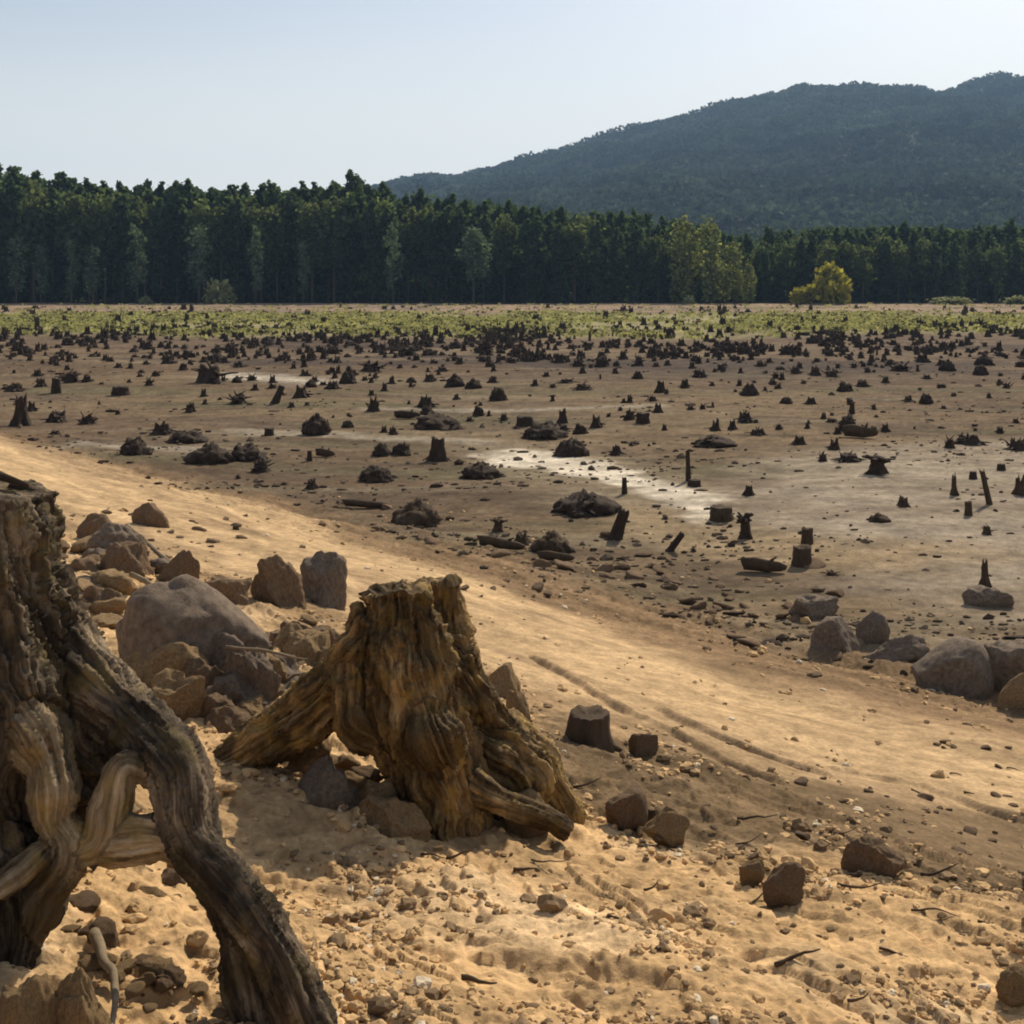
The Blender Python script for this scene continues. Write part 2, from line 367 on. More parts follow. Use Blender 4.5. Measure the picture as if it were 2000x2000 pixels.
def tree_meshes(kind, seed):
    """returns (trunk mesh, crown mesh) for a tree of unit height 1 scaled by 20"""
    rs = np.random.RandomState(seed); H = 20.0
    bend = rs.uniform(-.5, .5, 2)
    tp = [(bend[0] * t * t, bend[1] * t * t, H * .93 * t - .3) for t in np.linspace(0, 1, 7)]
    tubes = [tube(tp, np.linspace(.24, .04, 7), 7)]
    P = []
    if kind == 'pine':
        nb = 44; lo = .38; W_ = 2.3
        for k in range(nb):
            t = lo + (1 - lo) * (k / nb) ** .85 + rs.uniform(-.01, .01)
            r = W_ * (.5 + .6 * (1 - (t - lo) / (1 - lo)) ** .6) * rs.uniform(.55, 1.15)
            if t > .96: r *= .55
            az = rs.uniform(0, 2 * np.pi); c = np.array([np.cos(az) * r * .7, np.sin(az) * r * .7, H * t])
            if k % 4 == 0: tubes.append(tube([(bend[0] * t * t, bend[1] * t * t, H * t - .5), tuple(c)], [.06, .02], 5))
            m = 30; P.append(c + rs.normal(size=(m, 3)) * np.array([r * .30, r * .30, .38]))
        # low foliage clumps, added to darken the wood below the crowns
        for k in range(26):
            t = rs.uniform(.04, lo); az = rs.uniform(0, 6.28); r = rs.uniform(.5, 1.9)
            c = np.array([np.cos(az) * r, np.sin(az) * r, H * t])
            P.append(c + rs.normal(size=(12, 3)) * np.array([.55, .55, .5]))
        size = .30
    elif kind == 'round':
        nb = 50
        for k in range(nb):
            v = rs.normal(size=3); v /= np.linalg.norm(v); q = rs.uniform(.55, 1)
            c = np.array([v[0] * 3.2 * q, v[1] * 3.2 * q, H * .64 + v[2] * H * .33 * q])
            if k % 5 == 0: tubes.append(tube([(0, 0, H * .35), tuple(c * .8 + np.array([0, 0, H * .1]))], [.09, .03], 5))
            P.append(c + rs.normal(size=(28, 3)) * np.array([.75, .75, .8]))
        size = .32
    elif kind == 'slim':       # young, loose, pale
        nb = 34
        for k in range(nb):
            t = .22 + .78 * k / nb; r = 1.9 * np.sin(np.pi * min(1, (t - .12) / .95)) ** .8 * rs.uniform(.3, 1.25) + .2
            az = rs.uniform(0, 6.28); c = np.array([np.cos(az) * r, np.sin(az) * r, H * t])
            if k % 3 == 0: tubes.append(tube([(0, 0, H * t - .8), tuple(c)], [.05, .02], 5))
            P.append(c + rs.normal(size=(16, 3)) * np.array([.5, .5, .65]))
        size = .27
    elif kind == 'willow':
        nb = 60
        for k in range(nb):
            t = rs.uniform(.1, 1.0); r = 4.4 * math.sqrt(max(0, 1 - max(0, (t - .45) / .56) ** 2)) * rs.uniform(.3, 1)
            az = rs.uniform(0, 6.28); c = np.array([np.cos(az) * r, np.sin(az) * r, H * t])
            P.append(c + rs.normal(size=(26, 3)) * np.array([.45, .45, 1.3]))
        size = .32
    else:                      # bush: unit 20 tall still, wide
        nb = 46
        for k in range(nb):
            v = rs.normal(size=3); v /= np.linalg.norm(v); q = rs.uniform(.5, 1); v[2] = abs(v[2])
            c = np.array([v[0] * 13 * q, v[1] * 13 * q, 3 + v[2] * 15 * q])
            if k % 5 == 0: tubes.append(tube([(0, 0, 0), tuple(c)], [.7, .2], 5))
            P.append(c + rs.normal(size=(26, 3)) * np.array([2.6, 2.6, 2.2]))
        size = 1.25
        tubes = tubes[1:]
    P = np.concatenate(P)
    V, Fq = quads_at(P, size, rs, flat=.2)
    cm = mesh_np('crown', V, Fq, smooth=False)
    per = rs.uniform(.55, 1.45, size=(len(P), 1)) * (1 + .25 * perlin(P * .5))[:, None]
    vcol(cm, np.repeat(per * np.array([[1., 1., 1.]]), 4, axis=0), 'tint')
    Vt, Ft = join_tubes(tubes)
    return mesh_np('trunk', Vt, Ft), cm
def leaf_mat(name, rgb, transl=.22):
    m = tint_mat(name, .9, .25, .3, transl=transl, spec=.1)
    nt = m.node_tree; at = [n for n in nt.nodes if n.type == 'ATTRIBUTE'][0]
    vm = nt.nodes.new('ShaderNodeVectorMath'); vm.operation = 'MULTIPLY'; vm.inputs[1].default_value = rgb
    tgt = [l.to_socket for l in nt.links if l.from_node == at][0]
    nt.links.new(at.outputs['Color'], vm.inputs[0]); nt.links.new(vm.outputs[0], tgt)
    tr = [n for n in nt.nodes if n.type == 'BSDF_TRANSLUCENT'][0]; src = tr.inputs['Color'].links[0].from_socket
    v2 = nt.nodes.new('ShaderNodeVectorMath'); v2.operation = 'MULTIPLY'; v2.inputs[1].default_value = (3.2, 3.2, 2.2)
    nt.links.new(src, v2.inputs[0]); nt.links.new(v2.outputs[0], tr.inputs['Color'])
    return m
ML = {'pine': leaf_mat('pine_needles', (.032, .050, .023), .36), 'olive': leaf_mat('olive_leaves', (.052, .066, .028), .36),
      'pale': leaf_mat('pale_leaves', (.085, .115, .070), .18), 'will': leaf_mat('willow_leaves', (.115, .13, .05), .25),
      'yell': leaf_mat('yellow_leaves', (.20, .185, .035), .2), 'bush': leaf_mat('bush_leaves', (.19, .20, .11)),
      'hillf': leaf_mat('hill_leaves', (.024, .036, .028), .16), 'grass': leaf_mat('grass_blades', (.27, .26, .12), .15)}
PROTO = {}
def proto(kind, seed, mk):
    k = (kind, seed, mk)
    if k not in PROTO:
        base = (kind, seed)
        if base not in PROTO: PROTO[base] = tree_meshes(kind, seed)
        tm, cm = PROTO[base]
        if mk != 'first':
            cm = cm.copy()
        tm = tm if len(tm.materials) else tm
        if not len(tm.materials): tm.materials.append(M_trunk)
        cm.materials.clear(); cm.materials.append(ML[mk])
        PROTO[k] = (tm, cm)
    return PROTO[k]
rt_ = random.Random(5)
def add_tree(name, kind, mk, x, y, hgt, label, cat, group, seed=None, wide=1.0):
    tm, cm = proto(kind, seed if seed is not None else rt_.randint(1, 5), mk)
    e = bpy.data.objects.new(name, None); COL.objects.link(e)
    e.location = (x, y, float(base_h(np.array([x]), np.array([y]))[0]) - .1)
    s = hgt / 20.0; e.scale = (s * wide, s * wide, s); e.rotation_euler = (0, 0, rt_.uniform(0, 6.28))
    tag(e, label, cat, group)
    link('trunk', tm, parent=e); link('crown', cm, parent=e)
    return e
TU = [-400, 0, 60, 110, 200, 300, 420, 560, 680, 740, 800, 900, 1000, 1100, 1200, 1300, 1380, 1440, 1480, 1540, 1700, 1900, 2100, 2400]
TV = [325, 322, 332, 345, 352, 362, 364, 366, 352, 372, 384, 388, 396, 408, 414, 424, 440, 462, 462, 446, 441, 443, 440, 436]
def wood_top(u): return float(np.interp(u, TU, TV))
row_lab = {0: 'tall dark pine in the front row of the far wood', 1: 'dark pine in the second row of the far wood',
           2: 'pine at the back of the wood, only its top showing'}
for r, (dist, step) in enumerate([(212, 37), (217, 34), (223, 34)]):
    u = -90.0 + r * 13
    while u < 2110:
        uu = u + rt_.uniform(-9, 9); yy = dist + rt_.uniform(-2, 2)
        x = (uu - 1000) / F * yy
        top = wood_top(uu) + (26, 12, 2)[r] + rt_.uniform(-8, 8)
        if rt_.random() < .08: top -= 10
        hgt = (HOR - top) / F * yy + CAMZ
        broad = rt_.random() < (.35 if uu < 1300 else .5) and r < 2
        side = 'left of the willows' if uu < 1330 else ('behind the willows' if uu < 1480 else 'right of the willows')
        if broad:
            add_tree('broadleaf_tree', 'round', 'olive', x, yy, hgt * .97, 'dark broadleaf tree, %s row of the wood, %s' % (('front', 'second')[r], side), 'tree', 'trees of the far wood')
        else:
            add_tree('pine_tree', 'pine', 'pine', x, yy, hgt, row_lab[r] + ', ' + side, 'tree', 'trees of the far wood')
        u += step
pale = [(32, 462, 1.0, 'slim', 'pale slender young tree at the far left edge of the wood'),
        (80, 480, .8, 'slim', 'thin pale sapling second from the left before the wood'),
        (140, 470, .8, 'slim', 'thin pale sapling between two fuller young trees, left end of the wood'),
        (182, 482, 1.1, 'slim', 'fuller pale young tree with low branches, left end of the wood'),
        (268, 440, 1.15, 'slim', 'loose pale young tree with drooping right side, before the dark wood'),
        (388, 440, 1.3, 'slim', 'dense green young tree behind the round bush'),
        (500, 442, .8, 'slim', 'thin broken pale tree right of the round bush'),
        (592, 475, .7, 'slim', 'small pale treetop alone against the dark wood'),
        (768, 440, 1.0, 'slim', 'faint grey green tree in the middle of the dark wood'),
        (925, 440, 1.2, 'round', 'faint leafy tree in the dark wood, below the hill\'s left foot')]
for i, (u, vt, wd, kd, lab) in enumerate(pale):
    yy = 204.0; hgt = (HOR - vt) / F * yy + CAMZ
    add_tree('young_tree', kd, 'pale', (u - 1000) / F * yy, yy, hgt, lab, 'young tree', 'pale young trees along the wood edge', seed=i % 5 + 1, wide=wd * 20 / hgt * .62)
for i, (u, vt, yy, wd, lab) in enumerate([(1335, 432, 207, .85, 'olive green willow, leftmost and darkest of the pale willows'),
                                          (1385, 436, 206, .8, 'tall pale green willow in the middle of the willow clump'),
                                          (1432, 480, 205, .6, 'low pale willow sloping down at the right of the willow clump'),
                                          (1462, 520, 204, .4, 'lowest pale green willow at the foot of the clump')]):
    hgt = (HOR - vt) / F * yy + CAMZ
    add_tree('willow_tree', 'willow', 'will', (u - 1000) / F * yy, yy, hgt, lab, 'willow tree', 'pale willows at the wood edge', seed=i + 1, wide=wd * 20 / hgt * .8)
for (u, vt, vb, wpx, mk, lab) in [(1618, 520, 596, 92, 'yell', 'bright yellow green bush in front of the dark wood'),
                                  (1568, 560, 596, 50, 'yell', 'low yellowish bush against the left of the bright yellow one'),
                                  (430, 541, 590, 60, 'bush', 'round grey green bush in front of the dark wood'),
                                  (1860, 582, 598, 90, 'bush', 'low spreading scrub bush near the right end of the wood'),
                                  (1990, 580, 598, 60, 'bush', 'low scrub bush at the right end of the wood'),
                                  (285, 575, 592, 30, 'bush', 'small scrub bush left of the round grey green bush'),
                                  (1345, 582, 600, 26, 'bush', 'small pale shrub at the foot of the willows')]:
    yy = 200.0; hgt = (vb - vt) / F * yy; ww = wpx / F * yy
    e = add_tree('bush', 'bush', mk, (u - 1000) / F * yy, yy, hgt, lab, 'bush', None, seed=rt_.randint(1, 4))
    e.scale = (ww / 32, ww / 32, hgt / 20)
# deep wood behind the rows, one mass
rs = np.random.RandomState(77)
allV = []; allF = []; allC = []; off = 0
Ps = []
for k in range(560):
    yy = rs.uniform(227, 262); u = rs.uniform(-250, 2250); x = (u - 1000) / F * yy
    top = CAMZ + (HOR - wood_top(u) - 2) / F * 226 * rs.uniform(.93, 1.02)
    n = 190
    t = rs.uniform(.0, 1, n) ** 1.1
    rr = 2.4 * (1 - .75 * t ** 2) * np.sqrt(rs.uniform(0, 1, n)); az = rs.uniform(0, 6.28, n)
    Ps.append(np.stack([x + rr * np.cos(az), yy + rr * np.sin(az), top * t], 1))
Ps = np.concatenate(Ps); Vq, Fq = quads_at(Ps, .55, rs)
fm = mesh_np('forest', Vq, Fq, smooth=False)
vcol(fm, np.repeat(rs.uniform(.6, 1.3, (len(Ps), 1)) * np.ones((1, 3)), 4, axis=0))
fo = link('forest', fm, ML['pine']); tag(fo, 'dense dark wood behind the front rows of trees', 'forest', kind='stuff')
# wood covering the hill
Ps = []; sz = []
N = 16000
yy = rs.uniform(440, 1620, N * 2); uu = rs.uniform(560, 2300, N * 2)
keep = rs.uniform(0, 1, N * 2) < (yy / 1620) ** 1.2
yy = yy[keep][:N]; uu = uu[keep][:N]
xx = (uu - 1000) / F * yy; zz = hill_h(xx, yy)
clump = np.clip(1 + .7 * n2(xx, yy, .025, 3, 3.), .5, 2.0)
for j in range(26):
    r = rs.uniform(1.4, 4.4, len(xx)) * clump
    v = rs.normal(size=(len(xx), 3)); v /= np.linalg.norm(v, axis=1)[:, None]
    Ps.append(np.stack([xx + v[:, 0] * 4.0 * clump, yy + v[:, 1] * 4.0 * clump, zz + 5.0 * clump + v[:, 2] * 4.2 * clump * (1.0)], 1))
tcol = rs.uniform(.6, 1.5, len(xx)) * np.clip(1 + .9 * n2(xx, yy, .014, 3, 8.), .25, 2.2)
Ps = np.concatenate(Ps); tcol = np.tile(tcol, 26)
Vq, Fq = quads_at(Ps, 1.25, rs)
hf = mesh_np('hillside_forest', Vq, Fq, smooth=False)
vcol(hf, np.repeat((tcol * rs.uniform(.8, 1.2, len(tcol)))[:, None] * np.ones((1, 3)), 4, axis=0))
hfo = link('hillside_forest', hf, ML['hillf']); tag(hfo, 'hazy blue green wood covering the whole hill', 'forest', kind='stuff')

# grass of the far bed: tufts
n = 30000
gy = 1 / rs.uniform(1 / 198., 1 / 84., n * 2); gu = rs.uniform(-150, 2150, n * 2); gx = (gu - 1000) / F * gy
gm = sstep(90, 108, gy + 9 * n2(gx, gy, .05, 2, 1.)) * (1 - sstep(142, 160, gy + 14 * n2(gx, gy, .06, 2, 3.))) * (.1 + .88 * sstep(-.3, .25, n2(gx, gy * .6, .09, 3, 12.) + .1))
k = rs.uniform(0, 1, n * 2) < np.maximum(gm * .42, .05 * (gy < 198) * (gy > 100)); gx = gx[k]; gy = gy[k]
gz = base_h(gx, gy)
P = []
for j in range(5):
    P.append(np.stack([gx + rs.normal(size=len(gx)) * .22, gy + rs.normal(size=len(gx)) * .22, gz + .10 + rs.uniform(0, .14, len(gx))], 1))
P = np.concatenate(P); Vq, Fq = quads_at(P, .13, rs, aspect=.8)
gm_ = mesh_np('grass', Vq, Fq, smooth=False)
gt = np.tile(np.where(rs.uniform(0, 1, len(gx)) < .22, .2, rs.uniform(.7, 1.3, len(gx))), 5)
vcol(gm_, np.repeat(gt[:, None] * np.ones((1, 3)), 4, axis=0))
go = link('grass', gm_, ML['grass']); tag(go, 'yellow green grass growing across the far lake bed', 'grass', kind='stuff')

# ------------------------------------------------------------------ wood and stone surfaces
M_deadwood = tint_mat('weathered_dead_wood', .92, 9.0, .55, .5, 40.0, base=(.050, .036, .027), objspace=True, bdist=.03, stretch=(1, 1, .35))
M_deadwood2 = tint_mat('brown_dead_wood', .92, 9.0, .5, .5, 40.0, base=(.075, .052, .034), objspace=True, bdist=.03, stretch=(1, 1, .35))
M_paleend = tint_mat('bleached_wood', .9, 14.0, .35, .3, 60.0, base=(.20, .155, .10), objspace=True)
M_rock = tint_mat('brown_granite', .92, 11.0, .55, .9, 45.0, base=(.21, .14, .085), objspace=True, bdist=.02)
M_rockd = tint_mat('dark_granite', .92, 9.0, .55, .9, 40.0, base=(.205, .158, .118), objspace=True, bdist=.02)
M_rocky = tint_mat('sand_coated_stone', .95, 11.0, .5, .9, 45.0, base=(.31, .21, .11), objspace=True, bdist=.02)

def ico(sub):
    import bmesh
    bm = bmesh.new(); bmesh.ops.create_icosphere(bm, subdivisions=sub, radius=1.0)
    V = np.array([v.co[:] for v in bm.verts]); Fc = np.array([[v.index for v in f.verts] for f in bm.faces]); bm.free()
    return V, Fc
ICO = {k: ico(k) for k in (1, 2, 3, 4, 5)}
def rock_mesh(seed, dims=(1, 1, 1), sub=4, cuts=9, rough=.05, flat_top=None):
    rs = np.random.RandomState(seed); V, Fc = ICO[sub]; V = V.copy()
    for _ in range(cuts):
        nrm = rs.normal(size=3); nrm /= np.linalg.norm(nrm); dd = rs.uniform(.5, .86)
        e = np.maximum(0, V @ nrm - dd); V = V - nrm * (e * .96)[:, None]
    if flat_top is not None: V[:, 2] = np.minimum(V[:, 2], flat_top + .06 * perlin(V * 2 + seed))
    nn = V / (np.linalg.norm(V, axis=1)[:, None] + 1e-9)
    V = V + nn * (rough * 1.9 * fbm(V * 1.5 + seed, 3) + rough * .9 * (np.abs(fbm(V * 3.1 + seed, 4)) - .3) + rough * .35 * fbm(V * 9 + seed, 3))[:, None]
    V = V * np.array(dims)[None, :]
    return mesh_np('rock', V, Fc)

def stump_np(seed, r=.30, h=1.0, flare=1.0, nroot=5, jag=.15, sides=40, rowsn=16, lean=(0, 0)):
    """radial stump: ragged cut top, fluted trunk, root flares running out at the base; unit height h"""
    rs = np.random.RandomState(seed)
    th = np.linspace(0, 2 * np.pi, sides, endpoint=False)
    lobes = np.zeros(sides)
    for k in range(nroot):
        c = 2 * np.pi * k / nroot + rs.uniform(-.35, .35); a = rs.uniform(.55, 1.25)
        dlt = np.angle(np.exp(1j * (th - c))); lobes = np.maximum(lobes, a * np.exp(-(dlt / .27) ** 2))
    topj = h * (1 + jag * perlin(np.stack([np.cos(th) * 1.6, np.sin(th) * 1.6, np.full(sides, seed * 1.3)], 1)) * 1.6
                + jag * .4 * rs.uniform(-1, 1, sides))
    V = []
    for k in range(rowsn):
        t = k / (rowsn - 1)
        rr = r * (1 + .12 * perlin(np.stack([np.cos(th) * 2.2, np.sin(th) * 2.2, np.full(sides, t * 1.5 + seed)], 1)))
        rr = rr * (1.12 - .16 * t) + flare * r * (1 - t) ** 2.6 * (.22 + 1.3 * lobes)
        rr = rr * (1 + .05 * perlin(np.stack([np.cos(th) * 7, np.sin(th) * 7, np.full(sides, t * 2 + seed)], 1)))
        z = -.12 * h + (topj + .12 * h) * t
        V.append(np.stack([rr * np.cos(th) + lean[0] * t * h, rr * np.sin(th) + lean[1] * t * h, z], 1))
    # hollowed cut face
    for q, dz in ((.7, -.06), (.3, -.13)):
        t = 1; top = V[rowsn - 1]
        c = top.mean(0); V.append(c + (top - c) * np.array([q, q, q]) + np.array([0, 0, dz * h * rs.uniform(.3, 1.2)]))
    V = np.concatenate(V); nrw = rowsn + 2; Fq = []
    i = np.arange(nrw * sides).reshape(nrw, sides); j = np.roll(i, -1, axis=1)
    Fq = np.stack([i[:-1].ravel(), j[:-1].ravel(), j[1:].ravel(), i[1:].ravel()], 1)
    V = np.concatenate([V, [V[-sides:].mean(0)]]); c = len(V) - 1
    T = np.stack([i[-1], j[-1], np.full(sides, c)], 1)
    return V, Fq, T
def prong(rs, p0, d, L, r0, n=6, kink=.25, sides=7):
    pts = [np.array(p0, float)]; d = np.array(d, float); d /= np.linalg.norm(d)
    for k in range(n):
        d = d + rs.normal(size=3) * kink * .4; d /= np.linalg.norm(d); pts.append(pts[-1] + d * L / n)
    return tube(pts, r0 * np.linspace(1, .25, n + 1), sides)
def proto_small(kind, seed):
    """unit-size dead wood: about 1 wide and 1 tall before scaling"""
    rs = np.random.RandomState(seed); ts = []
    if kind == 'mound':
        ts.append(stump_np(seed, .25, .70, 1.0, 6, .5, 40, 14))
        for k in range(3): ts.append(prong(rs, (rs.uniform(-.15, .15), rs.uniform(-.15, .15), .45), (rs.uniform(-.5, .5), rs.uniform(-.5, .5), 1), rs.uniform(.3, .5), .06))
        for k in range(4):
            a = rs.uniform(0, 6.28); ts.append(prong(rs, (.1 * math.cos(a), .1 * math.sin(a), .3), (math.cos(a), math.sin(a), -.45), .62, .08))
    elif kind == 'dome':
        V, Fc = ICO[4]; V = V.copy()
        V = V * (1 + .34 * fbm(V * 1.6 + seed, 3) + .34 * (np.abs(fbm(V * 3.2 + seed, 4)) - .25) + .10 * fbm(V * 11 + seed, 3))[:, None]
        V = V * np.array([.46, .46, .85]); V[:, 2] = np.where(V[:, 2] < 0, V[:, 2] * .2, V[:, 2])
        V[:, :2] *= (1.15 - .35 * np.clip(V[:, 2], 0, 1))[:, None]
        ts.append((V, np.zeros((0, 4), int), Fc))
        for k in range(6):
            a = rs.uniform(0, 6.28); ts.append(prong(rs, (.15 * math.cos(a), .15 * math.sin(a), .3), (math.cos(a), math.sin(a), -.35), .5, .08, kink=.5))
        for k in range(4): ts.append(prong(rs, (rs.uniform(-.25, .25), rs.uniform(-.2, .2), .45), (rs.uniform(-.7, .7), 0, 1), .35, .07))
    elif kind == 'stump':
        ts.append(stump_np(seed, .27, .92, .75, 5, .12, 40, 14))
        for k in range(3):
            a = rs.uniform(0, 6.28); ts.append(prong(rs, (.15 * math.cos(a), .15 * math.sin(a), .2), (math.cos(a), math.sin(a), -.3), .5, .07))
    elif kind == 'block':
        ts.append(stump_np(seed, .44, .95, .12, 4, .07, 32, 10))
    elif kind == 'post':
        ts.append(stump_np(seed, .36, 1.0, .25, 4, .10, 20, 12))
    elif kind == 'cone':
        ts.append(stump_np(seed, .16, .98, 1.5, 5, .25, 32, 14))
    elif kind == 'mushroom':   # narrow neck with wide roots above, silt washed out
        ts.append(stump_np(seed, .17, .6, 1.1, 5, .1, 32, 12))
        for k in range(9):
            a = k * .7 + rs.uniform(-.2, .2); ts.append(prong(rs, (0, 0, rs.uniform(.5, .72)), (math.cos(a), math.sin(a), rs.uniform(-.1, .5)), rs.uniform(.3, .48), .12))
    elif kind == 'tangle':
        ts.append(stump_np(seed, .2, .45, .9, 6, .35, 28, 9))
        for k in range(13):
            a = rs.uniform(0, 6.28); ts.append(prong(rs, (rs.uniform(-.2, .2), rs.uniform(-.2, .2), rs.uniform(.1, .4)), (math.cos(a), math.sin(a), rs.uniform(-.1, 1.4)), rs.uniform(.3, .65), .055, kink=.5))
    elif kind == 'wide':       # low broad root crown
        ts.append(stump_np(seed, .30, .62, .6, 7, .35, 40, 10))
        for k in range(5): ts.append(prong(rs, (rs.uniform(-.35, .35), rs.uniform(-.1, .1), .3), (rs.uniform(-.3, .3), rs.uniform(-.3, .3), 1), rs.uniform(.35, .7), .06))
        for k in range(6):
            a = rs.uniform(0, 6.28); ts.append(prong(rs, (.15 * math.cos(a), .15 * math.sin(a), .3), (math.cos(a), math.sin(a), -.35), .6, .10))
    elif kind == 'log':
        pts = [(-.5, 0, .25), (-.2, .03, .32), (.1, -.02, .3), (.35, .02, .35), (.5, .05, .3)]
        ts.append(tube(pts, [.26, .3, .28, .22, .12], 12)); ts.append(prong(rs, (.1, 0, .4), (.4, .2, 1), .4, .08))
    V, Fc = join_tubes(ts)
    V = V + .035 * np.stack([perlin(V * 6 + 3), perlin(V * 6 + 31), perlin(V * 6 + 77)], 1) + .012 * np.stack([perlin(V * 17 + 3), perlin(V * 17 + 31), perlin(V * 17 + 77)], 1)
    me = mesh_np(kind, V, Fc)
    return me
SP = {}
def small(kind, i, mat):
    k = (kind, i, mat.name)
    if k not in SP:
        me = proto_small(kind, 100 + i * 7 + sum(map(ord, kind)) % 50); me.materials.append(mat); SP[k] = me
    return SP[k]
rz = random.Random(21)
NAMES = {'mound': 'tree_stump', 'stump': 'tree_stump', 'block': 'tree_stump', 'post': 'dead_tree_post', 'cone': 'tree_stump', 'mushroom': 'tree_stump',
         'tangle': 'root_tangle', 'wide': 'tree_stump', 'dome': 'tree_stump', 'log': 'driftwood_log'}
CATS = {'tree_stump': 'tree stump', 'dead_tree_post': 'dead post', 'root_tangle': 'root tangle', 'driftwood_log': 'log'}
def place_small(kind, u, vb, wpx, hpx, label, group, var=None, mat=None, lean=0.0, rot=None, sink=.0):
    p = G(u, vb); sc_ = p.y / F
    me = small(kind, var if var is not None else rz.randint(0, 3), mat or M_deadwood)
    nm = NAMES[kind]
    o = link(nm, me, loc=(p.x, p.y, p.z - sink))
    wx = wpx * sc_; wz = hpx * sc_
    r = rot if rot is not None else rz.uniform(0, 6.28)
    if kind == 'log': r = rot or 0
    o.rotation_euler = (0, lean, r)
    full = .95 if kind in ('mound', 'stump', 'mushroom', 'cone', 'wide', 'tangle') else .85
    k_ = .86 if kind != 'post' else 1.0; o.scale = (k_ * wx / full, k_ * wx / full, (k_ - .04) * wz / .95)
    if kind == 'log': o.scale = (wx, wx * .35, wz / .6)
    tag(o, label, CATS[nm], group)
    return o
K = 2000 / 1932.0
BG = 'dead stumps left standing on the dry lake bed'
